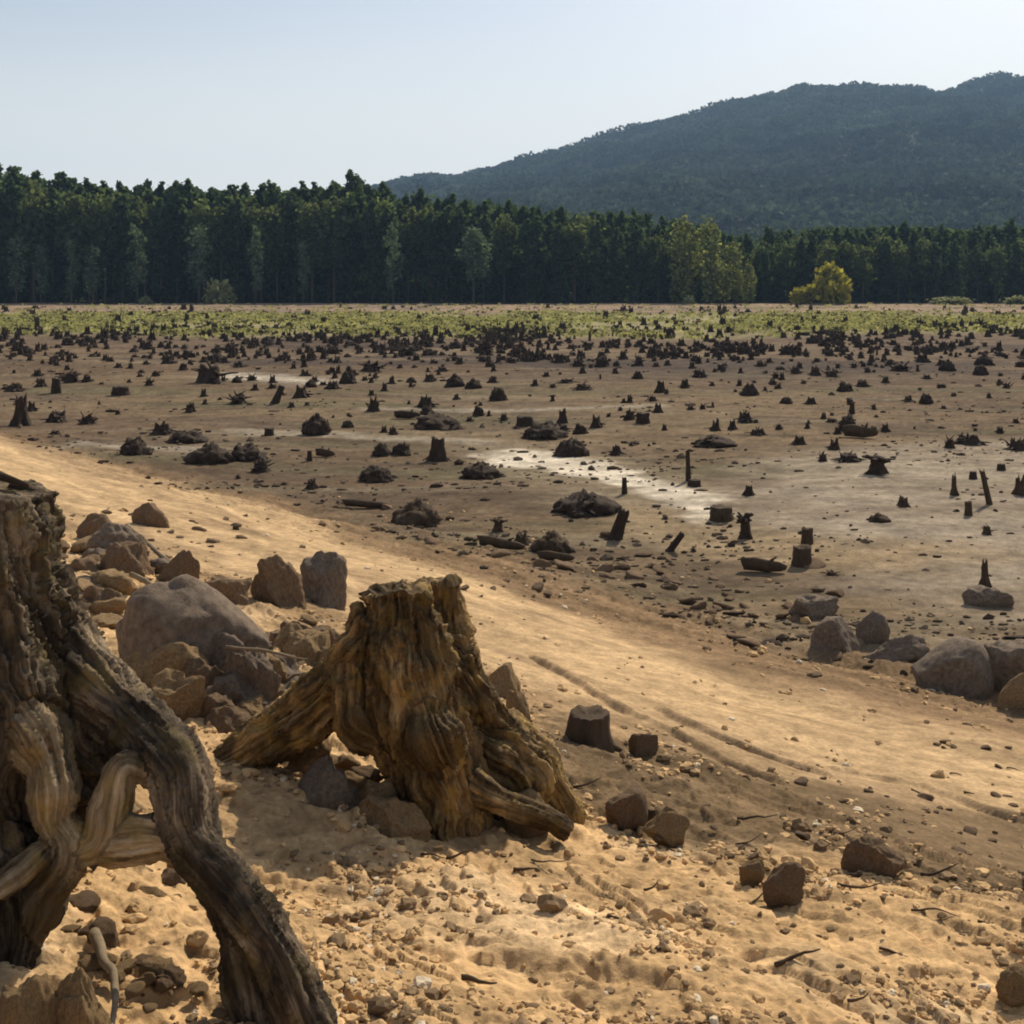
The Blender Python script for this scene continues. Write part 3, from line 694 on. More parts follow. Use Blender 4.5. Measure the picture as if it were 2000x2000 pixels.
HAND = [
 ('cone', 40, 802, 62, 54, 'tall pointed black stump at the far left edge where sand meets the bed'),
 ('wide', 108, 797, 52, 28, 'low black root crown just right of the pointed stump at the left edge'),
 ('tangle', 165, 800, 50, 32, 'spindly root tangle beside the low black crown near the left edge'),
 ('wide', 26, 738, 42, 20, 'low flat stump on the bed at the far left edge'),
 ('post', 106, 742, 18, 26, 'short black post stump left of the flat dark stump, upper left bed'),
 ('tangle', 135, 722, 50, 40, 'bluish black root tangle above the short post, upper left bed'),
 ('block', 228, 745, 32, 18, 'squat dark stump standing alone on pale silt at the upper left'),
 ('dome', 598, 818, 46, 44, 'lone black pointed stump above the pale silt line left of centre'),
 ('dome', 255, 857, 50, 38, 'black stump at the left end of the dark row on the shoreline'),
 ('wide', 305, 818, 52, 28, 'black stump behind the left end of the dark shoreline row'),
 ('dome', 352, 834, 66, 28, 'long low black root crown in the dark shoreline row'),
 ('dome', 400, 872, 74, 44, 'broad black stump in the middle of the dark shoreline row'),
 ('dome', 465, 866, 64, 34, 'black stump second from the right in the dark shoreline row'),
 ('tangle', 492, 890, 60, 42, 'dark root tangle at the right end of the shoreline row'),
 ('tangle', 450, 762, 60, 34, 'spreading root tangle on the bed left of the leaning stub'),
 ('post', 518, 762, 14, 34, 'leaning black stub with a crooked foot, upper left bed'),
 ('mound', 568, 750, 36, 28, 'small dark stump right of the leaning stub'),
 ('tangle', 395, 722, 88, 64, 'largest bluish black root mass on the upper left bed'),
 ('block', 508, 822, 18, 16, 'tiny stump on the pale silt line left of the lone pointed stump'),
 ('post', 584, 870, 10, 18, 'tiny upright stub below the lone pointed stump'),
 ('log', 612, 862, 34, 14, 'short slanted stick below the lone pointed stump'),
 ('mound', 588, 922, 30, 22, 'small brown stump on the pebbly shore left of centre'),
 ('dome', 712, 906, 58, 34, 'brown black stump on the shore with a notch in its top'),
 ('dome', 788, 988, 78, 54, 'large dark brown stump half buried in the shore sand'),
 ('dome', 720, 858, 30, 26, 'left one of two small dark stumps side by side above the notched stump'),
 ('dome', 757, 858, 34, 27, 'right one of two small dark stumps side by side above the notched stump'),
 ('stump', 826, 870, 48, 50, 'upright black stump with a crooked top left of the white sand'),
 ('dome', 908, 900, 68, 34, 'smooth black rounded stump at the left tip of the white sand'),
 ('log', 768, 790, 44, 14, 'thin dark log lying left of the long black root crown'),
 ('dome', 826, 807, 84, 30, 'long black root crown on the bed above the white sand'),
 ('tangle', 705, 776, 36, 48, 'upright root tangle left of the long black root crown'),
 ('mound', 804, 768, 42, 28, 'dark stump right above the long black root crown'),
 ('dome', 1028, 824, 72, 34, 'dark stump with a raised stub, upper middle of the bed'),
 ('block', 990, 803, 32, 20, 'small block stump left of the dark stump with a raised stub'),
 ('dome', 1077, 859, 58, 38, 'black stump at the upper edge of the white sand'),
 ('dome', 1102, 964, 100, 46, 'wide black root crown with spikes below the white sand'),
 ('post', 1178, 932, 10, 28, 'thin upright black post in the pale sand right of the wide root crown'),
 ('post', 1160, 1018, 24, 56, 'thick black post leaning right, below the wide root crown'),
 ('post', 1264, 1040, 13, 38, 'thin black post leaning strongly right by the shore stones'),
 ('mound', 1163, 858, 30, 24, 'small black stump right above the white sand patch'),
 ('mound', 1125, 806, 28, 28, 'small stump with a knob, middle of the bed'),
 ('tangle', 1188, 792, 34, 34, 'left of two touching stumps on the mid bed'),
 ('block', 1213, 798, 26, 22, 'right of two touching stumps on the mid bed'),
 ('dome', 1345, 840, 66, 24, 'long low black crown below a pair of stumps, right of centre'),
 ('mound', 1350, 812, 26, 26, 'left of a pair of stumps over the long low black crown'),
 ('mound', 1382, 810, 22, 22, 'right of a pair of stumps over the long low black crown'),
 ('wide', 1430, 820, 38, 18, 'flat stump right of the long low black crown'),
 ('post', 1299, 908, 9, 54, 'tall thin black post at the right end of the white sand'),
 ('block', 1310, 917, 24, 14, 'small dark block at the foot of the tall thin post'),
 ('mound', 1413, 934, 26, 22, 'small black stump right of the white sand tip'),
 ('block', 1361, 980, 44, 28, 'square brown stump at the tip of the white sand'),
 ('mushroom', 1406, 1015, 50, 66, 'black stump with a flat wide head and narrow neck by the white sand tip'),
 ('block', 1523, 1026, 22, 34, 'upper one of two square posts, one before the other, on tan silt'),
 ('block', 1513, 1066, 36, 40, 'lower one of two square posts, one before the other, on tan silt'),
 ('log', 1440, 1080, 76, 24, 'thick pale topped log left of the two square posts'),
 ('tangle', 1570, 1085, 36, 16, 'small low root tangle right of the two square posts'),
 ('mushroom', 1655, 894, 78, 48, 'big broad footed stump with a flat head on pale grey silt'),
 ('mound', 1508, 839, 34, 20, 'small stump upper left of the grey silt'),
 ('wide', 1602, 870, 52, 24, 'low black crown left of the big broad footed stump'),
 ('tangle', 1552, 870, 30, 28, 'dark root tangle left of the low black crown on grey silt'),
 ('mound', 1574, 848, 30, 26, 'dark stump behind the low black crown on grey silt'),
 ('log', 1622, 826, 58, 22, 'dark thick log above the big broad footed stump'),
 ('mound', 1705, 955, 32, 20, 'small peaked stump on grey silt below the broad footed stump'),
 ('dome', 1657, 983, 34, 18, 'rounded low stump on grey silt below the broad footed stump'),
 ('cone', 1800, 934, 26, 38, 'slim pointed stump left of the leaning pole'),
 ('post', 1867, 952, 11, 62, 'tall brown pole leaning left on the grey silt'),
 ('block', 1836, 904, 14, 16, 'small knob of wood at the top left of the leaning pole'),
 ('block', 1889, 887, 16, 13, 'small knob of wood right above the leaning pole'),
 ('post', 1827, 972, 14, 24, 'short dark stub below the slim pointed stump'),
 ('tangle', 1862, 1008, 30, 30, 'small twiggy root standing below the leaning pole'),
 ('mound', 1925, 934, 34, 42, 'dark stump cut by the right edge of the picture'),
 ('cone', 1858, 1108, 36, 50, 'tall cone shaped stump on pale silt at the right'),
 ('wide', 1922, 848, 52, 26, 'grey root crown at the right edge above the leaning pole'),
 ('wide', 1826, 838, 62, 26, 'grey green root crown above the leaning pole'),
 ('tangle', 1792, 845, 30, 34, 'thin grey root tangle left of the grey green crown'),
 ('dome', 1044, 1040, 62, 46, 'dark brown stump among shore logs, middle of the picture'),
 ('mushroom', 940, 1002, 44, 32, 'flat headed stump behind the pale shore log'),
 ('mound', 984, 1026, 44, 26, 'dark stump leaning on the pale shore log'),
 ('log', 944, 1036, 84, 20, 'pale topped log lying on the shore, left of the dark brown stump'),
 ('log', 1048, 1060, 62, 18, 'bent pale log just below the dark brown shore stump'),
 ('log', 690, 958, 80, 14, 'slanting dark log on the shore above the large buried stump'),
 ('wide', 1320, 712, 32, 20, 'dark stump on the brown upper bed right of centre'),
 ('wide', 1070, 722, 40, 12, 'low flat stump on the brown upper bed near the centre'),
 ('wide', 1102, 736, 42, 16, 'low dark stump below and right of a flat one near the centre'),
 ('mound', 930, 722, 28, 16, 'small dark stump on the brown upper bed left of the centre'),
 ('mound', 1530, 762, 28, 16, 'lone dark stump on the brown bed, upper right'),
 ('wide', 1570, 797, 28, 12, 'low dark stump just under the lone one, upper right bed'),
 ('block', 445, 1000, 12, 10, 'tiny stub alone on the sandy slope'),
 ('mound', 60, 775, 22, 22, 'small stump just behind the pointed one at the left edge'),
 ('tangle', 915, 665, 60, 42, 'blue black brush heap at the edge of the far grass, centre'),
 ('tangle', 770, 670, 60, 34, 'blue black brush heap left of the centre on the far bed'),
 ('tangle', 700, 700, 70, 34, 'dark brush heap by the pale streak on the far bed'),
 ('tangle', 1110, 655, 40, 20, 'small blue grey brush heap at the lower edge of the far grass'),
 ('tangle', 1490, 668, 50, 34, 'dark brush heap right of the centre on the far bed'),
 ('tangle', 1700, 700, 60, 26, 'purplish brush heap on the far bed to the right'),
 ('tangle', 1570, 710, 44, 26, 'twiggy root heap between two brush heaps on the far right bed'),
 ('tangle', 1205, 690, 30, 34, 'upright twiggy root on the far bed right of the centre'),
]
LEAN = {'thick black post leaning right, below the wide root crown': .32, 'thin black post leaning strongly right by the shore stones': .62,
        'tall brown pole leaning left on the grey silt': -.22, 'leaning black stub with a crooked foot, upper left bed': .4,
        'tall thin black post at the right end of the white sand': -.03}
for i, (kd, u, vb, wp, hp, lab) in enumerate(HAND):
    mat = M_deadwood2 if (vb > 930 or kd == 'log') and 'black' not in lab else M_deadwood
    ln = LEAN.get(lab, 0.0)
    o = place_small(kd, u * K, vb * K, wp * K * 1.05, hp * K * 1.05, lab, BG, var=i % 4, mat=mat, lean=ln, rot=(0.0 if ln else None))
    if kd == 'log': o.rotation_euler = (0, math.radians(rz.uniform(3, 9)), math.radians(rz.uniform(-25, 5)))
# the many smaller ones further out
used = [(u * K, v * K) for _, u, v, *_ in HAND]
cnt = 0; tries = 0
bands = [((655, 700), 105, 'far'), ((700, 760), 70, 'mid'), ((760, 850), 28, 'near')]
for (v0, v1), nb, bn in bands:
    k = 0
    while k < nb and tries < 8000:
        tries += 1
        u = rz.uniform(-20, 2020); v = rz.uniform(v0, v1)
        cl = float(n2(np.array([u * .012]), np.array([v * .03]), 1.0, 2, 4.)[0])
        if cl < rz.uniform(-.45, .25): continue
        if bn != 'far' and u < 600 and rz.random() < .55: continue
        if any(abs(u - a) < (26 if bn != 'far' else 12) and abs(v - b) < (13 if bn != 'far' else 5) for a, b in used): continue
        used.append((u, v))
        base_w = {'far': 17, 'mid': 22, 'near': 26}[bn]
        wp = base_w * rz.uniform(.6, 1.5); hp = wp * rz.uniform(.5, 1.1)
        kd = rz.choice(['mound', 'mound', 'dome', 'dome', 'dome', 'wide', 'wide', 'wide', 'tangle', 'tangle', 'mushroom', 'post' if rz.random() < .3 else 'mound'])
        if kd == 'post': wp *= .3; hp *= 1.1
        if kd == 'block': wp *= .7; hp *= .8
        kl = {'mound': 'ragged mound shaped', 'wide': 'low broad', 'tangle': 'spiky tangled', 'stump': 'round cut', 'block': 'squat blocky', 'dome': 'rounded heap like', 'mushroom': 'flat headed', 'post': 'thin upright'}[kd]
        side = 'under the wood\'s left end' if u < 667 else ('under the hill slope' if u < 1333 else 'under the hill\'s top')
        wl = {'far': 'below the grass', 'mid': 'on the brown far bed', 'near': 'on the nearer bed'}[bn]
        place_small(kd, u, v, wp, hp, 'small %s dark stump %s, %s' % (kl, wl, side), 'small dark stumps scattered over the far bed', mat=M_deadwood)
        k += 1
# past three hundred: the tiniest, in and above the grass, as one object
rs = np.random.RandomState(9); parts = []; o_ = 0; VV = []; QQ = []; TT = []
tiny = [proto_small(kk, 60 + i) for i, kk in enumerate(['mound', 'wide', 'tangle', 'mound'])]
arr = []
for me in tiny:
    nv = len(me.vertices); co = np.empty(nv * 3, dtype=np.float32); me.vertices.foreach_get('co', co); co = co.reshape(-1, 3)
    q = np.array([p.vertices[:] for p in me.polygons if len(p.vertices) == 4]); t = np.array([p.vertices[:] for p in me.polygons if len(p.vertices) == 3])
    arr.append((co, q, t))
cl_c = [(rs.uniform(-20, 2020), rs.uniform(640, 705)) for _ in range(70)] + [(410, 705), (760, 690), (950, 665), (1500, 690), (1720, 712), (1000, 650), (700, 735)]
for k in range(2150):
    if k >= 1900:
        u = rs.uniform(-20, 2020); v = rs.uniform(705, 850)
        if perlin(np.array([[u * .013, v * .05, 9.]]))[0] < rs.uniform(-.5, .3) or (u < 500 and v > 790): continue
    elif k < 800:
        u = rs.uniform(-60, 2060); v = rs.uniform(600, 690) if k < 450 else rs.uniform(640, 720)
        if perlin(np.array([[u * .011, v * .06, 3.]]))[0] < rs.uniform(-.5, .2): continue
    else:
        cc_ = cl_c[rs.randint(len(cl_c))]; u = cc_[0] + rs.normal() * 34; v = cc_[1] + rs.normal() * 4.5
    p = G(u, v); co, q, t = arr[rs.randint(4)]
    wd = rs.uniform(7, 19) * p.y / F; hh = wd * rs.uniform(.5, 1.1); a = rs.uniform(0, 6.28)
    c, s = math.cos(a), math.sin(a)
    vv = np.stack([(co[:, 0] * c - co[:, 1] * s) * wd + p.x, (co[:, 0] * s + co[:, 1] * c) * wd + p.y, co[:, 2] * hh + p.z], 1)
    VV.append(vv); QQ.append(q + o_); TT.append(t + o_); o_ += len(vv)
dm = mesh_np('distant_stumps', np.concatenate(VV), [np.concatenate(QQ), np.concatenate(TT)])
ds = link('distant_stumps', dm, M_deadwood); tag(ds, 'countless tiny dark stumps and tussocks dotted through the far grass', 'stumps', kind='stuff')

# ------------------------------------------------------------------ rocks
SMOOTH = {'huge dark': (5, .05), 'biggest right': (4, .03), 'purplish grey boulder cut': (5, .04), 'rounded dark boulder with': (5, .04)}
def place_rock(u0, v0, u1, v1, label, mat=M_rock, seed=0, depth=1.0, flat=None, tilt=0.0, dy=0.0, cuts=13, sink=.42, group=None, name='rock', cat='rock', roughn=.085, rz_=0.0):
    """rock filling the photo box (u0,v0)-(u1,v1); its foot rests on the ground there"""
    p = G((u0 + u1) / 2, v1 - 2); y = p.y + dy; sc_ = y / F
    wx = (u1 - u0) * sc_ / 2; hh = (v1 - v0) * sc_
    for kk_, (a_, b_) in SMOOTH.items():
        if label.startswith(kk_): cuts, roughn = a_, b_
    me = rock_mesh(seed, (1, 1, 1), 5 if (u1 - u0) > 90 else 4, cuts, roughn, flat)
    me.materials.append(mat)
    co = np.empty(len(me.vertices) * 3, dtype=np.float32); me.vertices.foreach_get('co', co); co = co.reshape(-1, 3)
    if label.startswith('huge dark'): co[:, 2] = np.where(co[:, 2] > 0, co[:, 2] * (1.1 - .75 * np.clip((co[:, 0] + .25) / 1.2, -.15, 1)), co[:, 2])
    if label.startswith('biggest'): co[:, 2] = np.where(co[:, 2] > 0, co[:, 2] * (.75 + .4 * np.clip(co[:, 0], -1, .6)), co[:, 2])
    co /= np.array([co[:, 0].max() - co[:, 0].min(), co[:, 1].max() - co[:, 1].min(), co[:, 2].max() - co[:, 2].min()]) / 2
    me.vertices.foreach_set('co', co.ravel()); me.update()
    tot = hh / (1 - sink)
    o = link(name, me, loc=(p.x * y / p.y, y + wx * depth * .6, p.z + hh - tot / 2), scale=(wx, wx * depth, tot / 2))
    o.rotation_euler = (0, tilt, rz_)
    tag(o, label, cat, group)
    return o
RG = 'boulders and stones around the near stumps'
ROCKS = [
 (190, 1138, 505, 1340, 'huge dark rounded boulder between the two near stumps', M_rockd, 3, .8, None, .10),
 (345, 1250, 480, 1352, 'dark slab shaped boulder leaning against the front of the huge one', M_rockd, 8, .5, None, .1),
 (495, 1085, 600, 1185, 'left dark rock of the cracked pair behind the middle stump', M_rock, 12, .8, None, -.2),
 (575, 1095, 678, 1185, 'right purple grey rock of the cracked pair behind the middle stump', M_rockd, 14, .8, None, .1),
 (505, 1215, 668, 1285, 'flat topped brown rock touching the middle stump\'s left shoulder', M_rock, 21, .7, .45, 0),
 (385, 1120, 485, 1185, 'square dark rock above the huge boulder', M_rock, 25, .7, .5, .05),
 (305, 1075, 385, 1150, 'pointed pale edged rock at the top of the huge boulder', M_rock, 27, .6, None, .5),
 (190, 1035, 280, 1092, 'grey brown rock beside the near stump\'s shoulder', M_rockd, 31, .8, None, 0),
 (142, 1012, 220, 1060, 'dark reddish rock right of the near stump\'s top', M_rock, 33, .6, None, -.1),
 (215, 1255, 400, 1345, 'pale sunlit rock leaning on the near stump\'s long root', M_rocky, 36, .6, None, .25),
 (435, 1275, 545, 1395, 'upright grey block of stone in the hollow between the stumps', M_rockd, 40, .6, .6, 0),
 (385, 1390, 500, 1440, 'dark low stone at the bottom of the hollow between the stumps', M_rock, 42, .6, None, 0),
 (255, 1320, 390, 1400, 'crumbly pale rock under the sunlit one beside the long root', M_rocky, 46, .6, None, .1),
 (255, 985, 330, 1030, 'small dark stone group\'s largest stone up the slope behind the near stump', M_rock, 48, .6, None, .1),
 (690, 1530, 790, 1600, 'rounded ochre rock at the foot of the middle stump', M_rocky, 52, .8, None, .1),
 (690, 1562, 850, 1635, 'long smooth sandy rock in front of the rounded ochre one', M_rocky, 55, .6, None, .25),
 (500, 1440, 660, 1520, 'ragged brown rock beneath the middle stump\'s left root', M_rocky, 58, .7, None, -.15),
 (560, 1500, 720, 1590, 'low purplish rock beneath the middle stump', M_rockd, 61, .7, None, 0),
 (985, 1545, 1075, 1620, 'pale stone at the end of the middle stump\'s right root', M_rocky, 63, .7, None, 0),
 (1180, 1548, 1265, 1605, 'brown boulder on the dark gravel right of the middle stump', M_rock, 65, .8, None, .1),
 (1225, 1435, 1285, 1475, 'small dark wedge stone right of the little stump', M_rock, 68, .7, None, .3),
 (1260, 1590, 1350, 1640, 'pale flat stone right of the brown boulder', M_rocky, 70, .6, None, .2),
 (1495, 1692, 1580, 1760, 'brown wedge of rock standing in the foreground sand', M_rock, 172, .6, None, .45),
 (1445, 1678, 1500, 1722, 'small ochre stone left of the brown wedge of rock', M_rocky, 74, .7, None, 0),
 (1640, 1632, 1770, 1715, 'dark humped rock where the gravel meets the foreground sand', M_rock, 76, .6, None, .15),
 (1545, 1160, 1645, 1212, 'dark flat topped boulder, leftmost of the right hand boulders', M_rockd, 79, .7, .55, 0),
 (1590, 1212, 1690, 1280, 'rounded dark boulder with a pale right edge', M_rockd, 82, .8, None, .1),
 (1665, 1205, 1735, 1262, 'dark boulder tucked behind the one with a pale right edge', M_rockd, 84, .7, None, .2),
 (1690, 1245, 1835, 1298, 'long low dark boulder left of the biggest right hand boulder', M_rockd, 86, .6, None, .05),
 (1785, 1250, 1945, 1352, 'biggest right hand boulder, purplish grey with a sunlit rim', M_rockd, 89, .8, None, 0),
 (1925, 1252, 2080, 1360, 'purplish grey boulder cut by the right edge of the picture', M_rockd, 91, .8, .6, 0),
 (1960, 1315, 2030, 1385, 'pale slab leaning on the boulder at the right edge', M_rocky, 93, .4, None, .7),
 (1885, 1150, 1985, 1188, 'flat grey green stone at the foot of the cone shaped stump', M_rockd, 95, .7, .5, 0),
 (1960, 1905, 2060, 1960, 'dark clod shaped rock at the lower right edge', M_rocky, 97, .7, None, 0),
 (-30, 1935, 110, 2060, 'sunlit ochre rock in the bottom left corner', M_rocky, 99, .8, None, .1),
 (95, 1905, 215, 2060, 'mossy ochre rock in shade by the thin bottom root', M_rocky, 101, .8, None, 0),
 (950, 1300, 1020, 1365, 'crumbly reddish stone perched behind the middle stump\'s right shoulder', M_rocky, 104, .8, None, 0),
 (985, 1355, 1035, 1405, 'pale crumbly stone right of the middle stump\'s shoulder', M_rocky, 106, .8, None, 0),
]
for i, (u0, v0, u1, v1, lab, mt, sd2, dp, fl, tl) in enumerate(ROCKS):
    place_rock(u0, v0, u1, v1, lab, mt, sd2, dp, fl, tl, group=RG)
# little cut stump on the sand to the right of the middle one
p = G(1150, 1452); s_ = p.y / F
lst = bpy.data.objects.new('tree_stump', None); COL.objects.link(lst); lst.location = p
tag(lst, 'small dark square cut stump alone on the sand right of the middle stump', 'tree stump')
rsx = np.random.RandomState(4)
V_, q_, t_ = stump_np(5, .5, .86, .25, 4, .06, 48, 18)
V_ = V_ * np.array([78 * s_, 78 * s_, 72 * s_]); tr = link('trunk', mesh_np('trunk', V_, [q_, t_]), M_deadwood2, parent=lst)
for a in (3.3, -.35, 1.6, 4.6):
    Vr, qr, tr_ = prong(rsx, (.2 * math.cos(a) * 78 * s_, .2 * math.sin(a) * 78 * s_, .12 * 78 * s_), (math.cos(a), math.sin(a), -.25), 62 * s_, 12 * s_)
    link('root', mesh_np('root', Vr, [qr, tr_]), M_deadwood2, parent=lst)

# mid-size stones strewn on the shore and foreground, each its own
SG = 'stones strewn over the shore and the sand'
rk = random.Random(3)
rproto = []
for i in range(8):
    me = rock_mesh(300 + i, (1, 1, .6), 3, 8, .06); rproto.append(me)
rpm = {}
def stone(u, v, wpx, mat, label, ratio=None):
    i = rk.randrange(8); k = (i, mat.name)
    if k not in rpm:
        m_ = rproto[i].copy(); m_.materials.append(mat); rpm[k] = m_
    p = G(u, v); sc_ = wpx * p.y / F / 2
    o = link('stone', rpm[k], loc=(p.x, p.y, p.z + sc_ * .12), scale=(sc_, sc_ * rk.uniform(.6, 1), sc_ * (ratio or rk.uniform(.5, 1.0))))
    o.rotation_euler = (rk.uniform(-.3, .3), rk.uniform(-.3, .3), rk.uniform(0, 6.28))
    tag(o, label, 'stone', SG)
zones = [([(1150, 1080), (1450, 1200), 36], (16, 46), M_rock, 'brown stone in the rubble band along the shore, right of centre'),
         ([(640, 1000), (1640, 1300), 45], (16, 60), M_rock, 'reddish brown stone in the rubble strip between the track and the lake bed'),
         ([(900, 1120), (1100, 1170), 8], (14, 34), M_rock, 'brown stone at the edge of the sandy track above the middle stump'),
         ([(1350, 1190), (1560, 1300), 12], (14, 34), M_rocky, 'pale stone on the sandy slope left of the boulders'),
         ([(300, 1000), (560, 1080), 16], (12, 32), M_rock, 'dark stone on the sandy slope behind the huge boulder'),
         ([(60, 960), (330, 1090), 16], (14, 40), M_rock, 'dark stone just behind the near stump'),
         ([(650, 1020), (760, 1050), 5], (14, 30), M_rock, 'small stone beside the large half buried stump'),
         ([(560, 1150), (720, 1215), 10], (16, 50), M_rocky, 'pale slab stone between the cracked pair and the middle stump'),
         ([(430, 1380), (560, 1460), 9], (14, 34), M_rocky, 'bleached stone in the hollow left of the middle stump'),
         ([(1250, 1520), (1990, 1690), 52], (12, 40), M_rock, 'stone in the dark gravel right of the middle stump'),
         ([(1800, 1350), (2010, 1500), 10], (12, 30), M_rock, 'brown stone below the right hand boulders'),
         ([(500, 1560), (1100, 1750), 20], (14, 38), M_rocky, 'ochre stone in the sand in front of the middle stump'),
         ([(1000, 1700), (1990, 1990), 30], (12, 34), M_rocky, 'ochre clod in the foreground sand'),
         ([(200, 1690), (400, 1800), 12], (18, 50), M_rocky, 'sand coated stone beneath the near stump\'s roots'),
         ([(230, 1880), (450, 2000), 12], (18, 50), M_rocky, 'sand coated stone between the near stump\'s lower roots')]
for (a, b, nn), (s0, s1), mt, lab in zones:
    for k in range(nn):
        u = rk.uniform(a[0], b[0]); v = rk.uniform(a[1], b[1])
        if 'rubble' in lab: v = 1060 + (u - 1150) * .42 + rk.uniform(-30, 60)
        if 'strip' in lab: v = 985 + (u - 640) * .27 + rk.gauss(0, 1) * (14 + (u - 640) * .035)
        stone(u, v, s0 + (s1 - s0) * rk.random() ** 2.2, mt, lab)
rr_ = random.Random(8)
pil = 0
while pil < 84:
    u = rr_.uniform(150, 690); v = rr_.uniform(1075, 1420)
    if not (1.0 * (u - 120) * .62 + 1000 < v < 1010 + (u - 100) * .9 + 140) : continue
    if abs(u - 350) < 150 and 1130 < v < 1330: continue
    wv = rr_.uniform(34, 125); hv = wv * (rr_.uniform(.16, .34) if pil >= 44 else rr_.uniform(.3, .6))
    near_ = 'huge dark boulder' if u < 480 else 'middle stump'
    place_rock(u - wv / 2, v - hv, u + wv / 2, v, '%s half buried rock in the rubble pile beside the %s' % (('tan', 'brown' if pil < 44 else 'flat tan', 'grey brown')[pil % 3], near_), (M_rocky, M_rock if pil < 44 else M_rocky, M_rockd)[pil % 3], 500 + pil % 14, rr_.uniform(.6, 1), None, rr_.uniform(-.3, .3), sink=.45, group='half buried rubble between the near stumps', roughn=.1)
    pil += 1
for k in range(26):       # rubble in shade below the middle stump
    u = rr_.uniform(470, 800); v = 1480 + (u - 470) * .30 + rr_.uniform(-30, 45); wv = rr_.uniform(24, 75); hv = wv * rr_.uniform(.3, .55)
    place_rock(u - wv / 2, v - hv, u + wv / 2, v, '%s stone in the rubble under the middle stump\'s left root' % ('tan', 'brown')[k % 2], (M_rocky, M_rock)[k % 2], 520 + k % 12, .8, None, rr_.uniform(-.2, .2), sink=.4, group='half buried rubble under the middle stump', roughn=.1)
for k in range(24):       # debris caught under the near stump's roots
    u = rr_.uniform(95, 400); v = rr_.uniform(1700, 1850) if k % 3 else rr_.uniform(1880, 1990); wv = rr_.uniform(26, 90); hv = wv * rr_.uniform(.2, .5)
    place_rock(u - wv / 2, v - hv, u + wv / 2, v, '%s clod lying under the near stump\'s arching roots' % ('sandy', 'brown')[k % 2], (M_rocky, M_rock)[k % 2], 540 + k % 12, .8, None, rr_.uniform(-.2, .2), sink=.4, group='clods under the near stump', roughn=.1, name='clod', cat='clod')
for k in range(34):
    u = rr_.uniform(700, 1980); v = rr_.uniform(1500, 1960); g_ = G(u, v); a = rr_.uniform(-.9, .5); L_ = rr_.uniform(.06, .22)
    rsx_ = np.random.RandomState(k + 5)
    V_, q_, t_ = prong(rsx_, (0, 0, .008), (math.cos(a), math.sin(a), .03), L_, rr_.uniform(.004, .010), n=6, kink=.35)
    so = link('twig', mesh_np('twig', V_, [q_, t_]), M_deadwood2, loc=(g_.x, g_.y, hz(g_.x, g_.y))); so.rotation_euler = (.0, .0, 0)
    tag(so, 'short dead twig lying on the foreground sand', 'twig', 'twigs lying on the foreground sand')
# countless gravel and clods: one object
rs = np.random.RandomState(31)
Vi, Fi = ICO[2]
n = 34000
gy = 1 / rs.uniform(1 / 26., 1 / 2.9, n); gu = rs.uniform(-120, 2120, n); gx = (gu - 1000) / F * gy
gd = shore_d(gx, gy)
trk = sstep(.8, 2.2, gd) * (1 - sstep(5.2, 6.4, gd))
clus = sstep(-.3, .5, n2(gx, gy, 1.3, 2, 6.)) 
k = (rs.uniform(0, 1, n) < (1 - .85 * trk) * (.06 + .94 * clus ** 1.5) * 1.0) & (gd > -3)
gx = gx[k]; gy = gy[k]; gd = gd[k]
gz = height(gx, gy)
n = len(gx); rad = np.clip(rs.lognormal(-4.75, .5, n), .003, .035) * (.6 + .11 * np.clip(gy, 0, 12))
sh_ = np.stack([1 + .5 * perlin(Vi * 1.3 + 7.1 * q) + .3 * perlin(Vi * 3 + 3.1 * q) for q in range(40)])[rs.randint(0, 40, n)]
Vv = Vi[None] * sh_[:, :, None] * rad[:, None, None] * np.stack([rs.uniform(.7, 1.4, n), rs.uniform(.7, 1.4, n), rs.uniform(.45, .9, n)], 1)[:, None, :]
Vv = Vv + np.stack([gx, gy, gz + rad * .15], 1)[:, None, :]
Ff = (Fi[None] + (np.arange(n) * len(Vi))[:, None, None]).reshape(-1, 3)
gv = mesh_np('gravel', Vv.reshape(-1, 3), Ff, smooth=False)
basec = np.where((rs.uniform(0, 1, n) < .35)[:, None], np.array([[.22, .15, .085]]), np.array([[.50, .33, .165]])) * rs.uniform(.7, 1.25, (n, 1))
pale_ = rs.uniform(0, 1, n) < .05; basec[pale_] = (.6, .5, .36)
vcol(gv, np.repeat(basec, len(Vi), axis=0))
nb2 = 9000
by = 1 / rs.uniform(1 / 75., 1 / 13., nb2); bu = rs.uniform(-60, 2060, nb2); bx_ = (bu - 1000) / F * by
kk = (shore_d(bx_, by) < .5) & (rs.uniform(0, 1, nb2) < (.12 + .88 * sstep(-.1, .45, n2(bx_ * .5, by, .35, 3, 61.))))
bx_ = bx_[kk]; by = by[kk]; nb2 = len(bx_); br = np.clip(rs.lognormal(-3.6, .5, nb2), .012, .09) * (.55 + by / 60.)
V1, F1 = ICO[1]
bv = V1[None] * (1 + rs.normal(size=(nb2, len(V1), 1)) * .25) * br[:, None, None] * np.stack([rs.uniform(.7, 2.2, nb2), rs.uniform(.7, 1.3, nb2), rs.uniform(.4, 1.0, nb2)], 1)[:, None, :]
bv = bv + np.stack([bx_, by, height(bx_, by) + br * .2], 1)[:, None, :]
bm_ = mesh_np('bed_litter', bv.reshape(-1, 3), (F1[None] + (np.arange(nb2) * len(V1))[:, None, None]).reshape(-1, 3), smooth=False)
bc = np.where((rs.uniform(0, 1, nb2) < .6)[:, None], np.array([[.06, .042, .03]]), np.array([[.16, .12, .08]])) * rs.uniform(.7, 1.3, (nb2, 1))
vcol(bm_, np.repeat(bc, len(V1), axis=0))
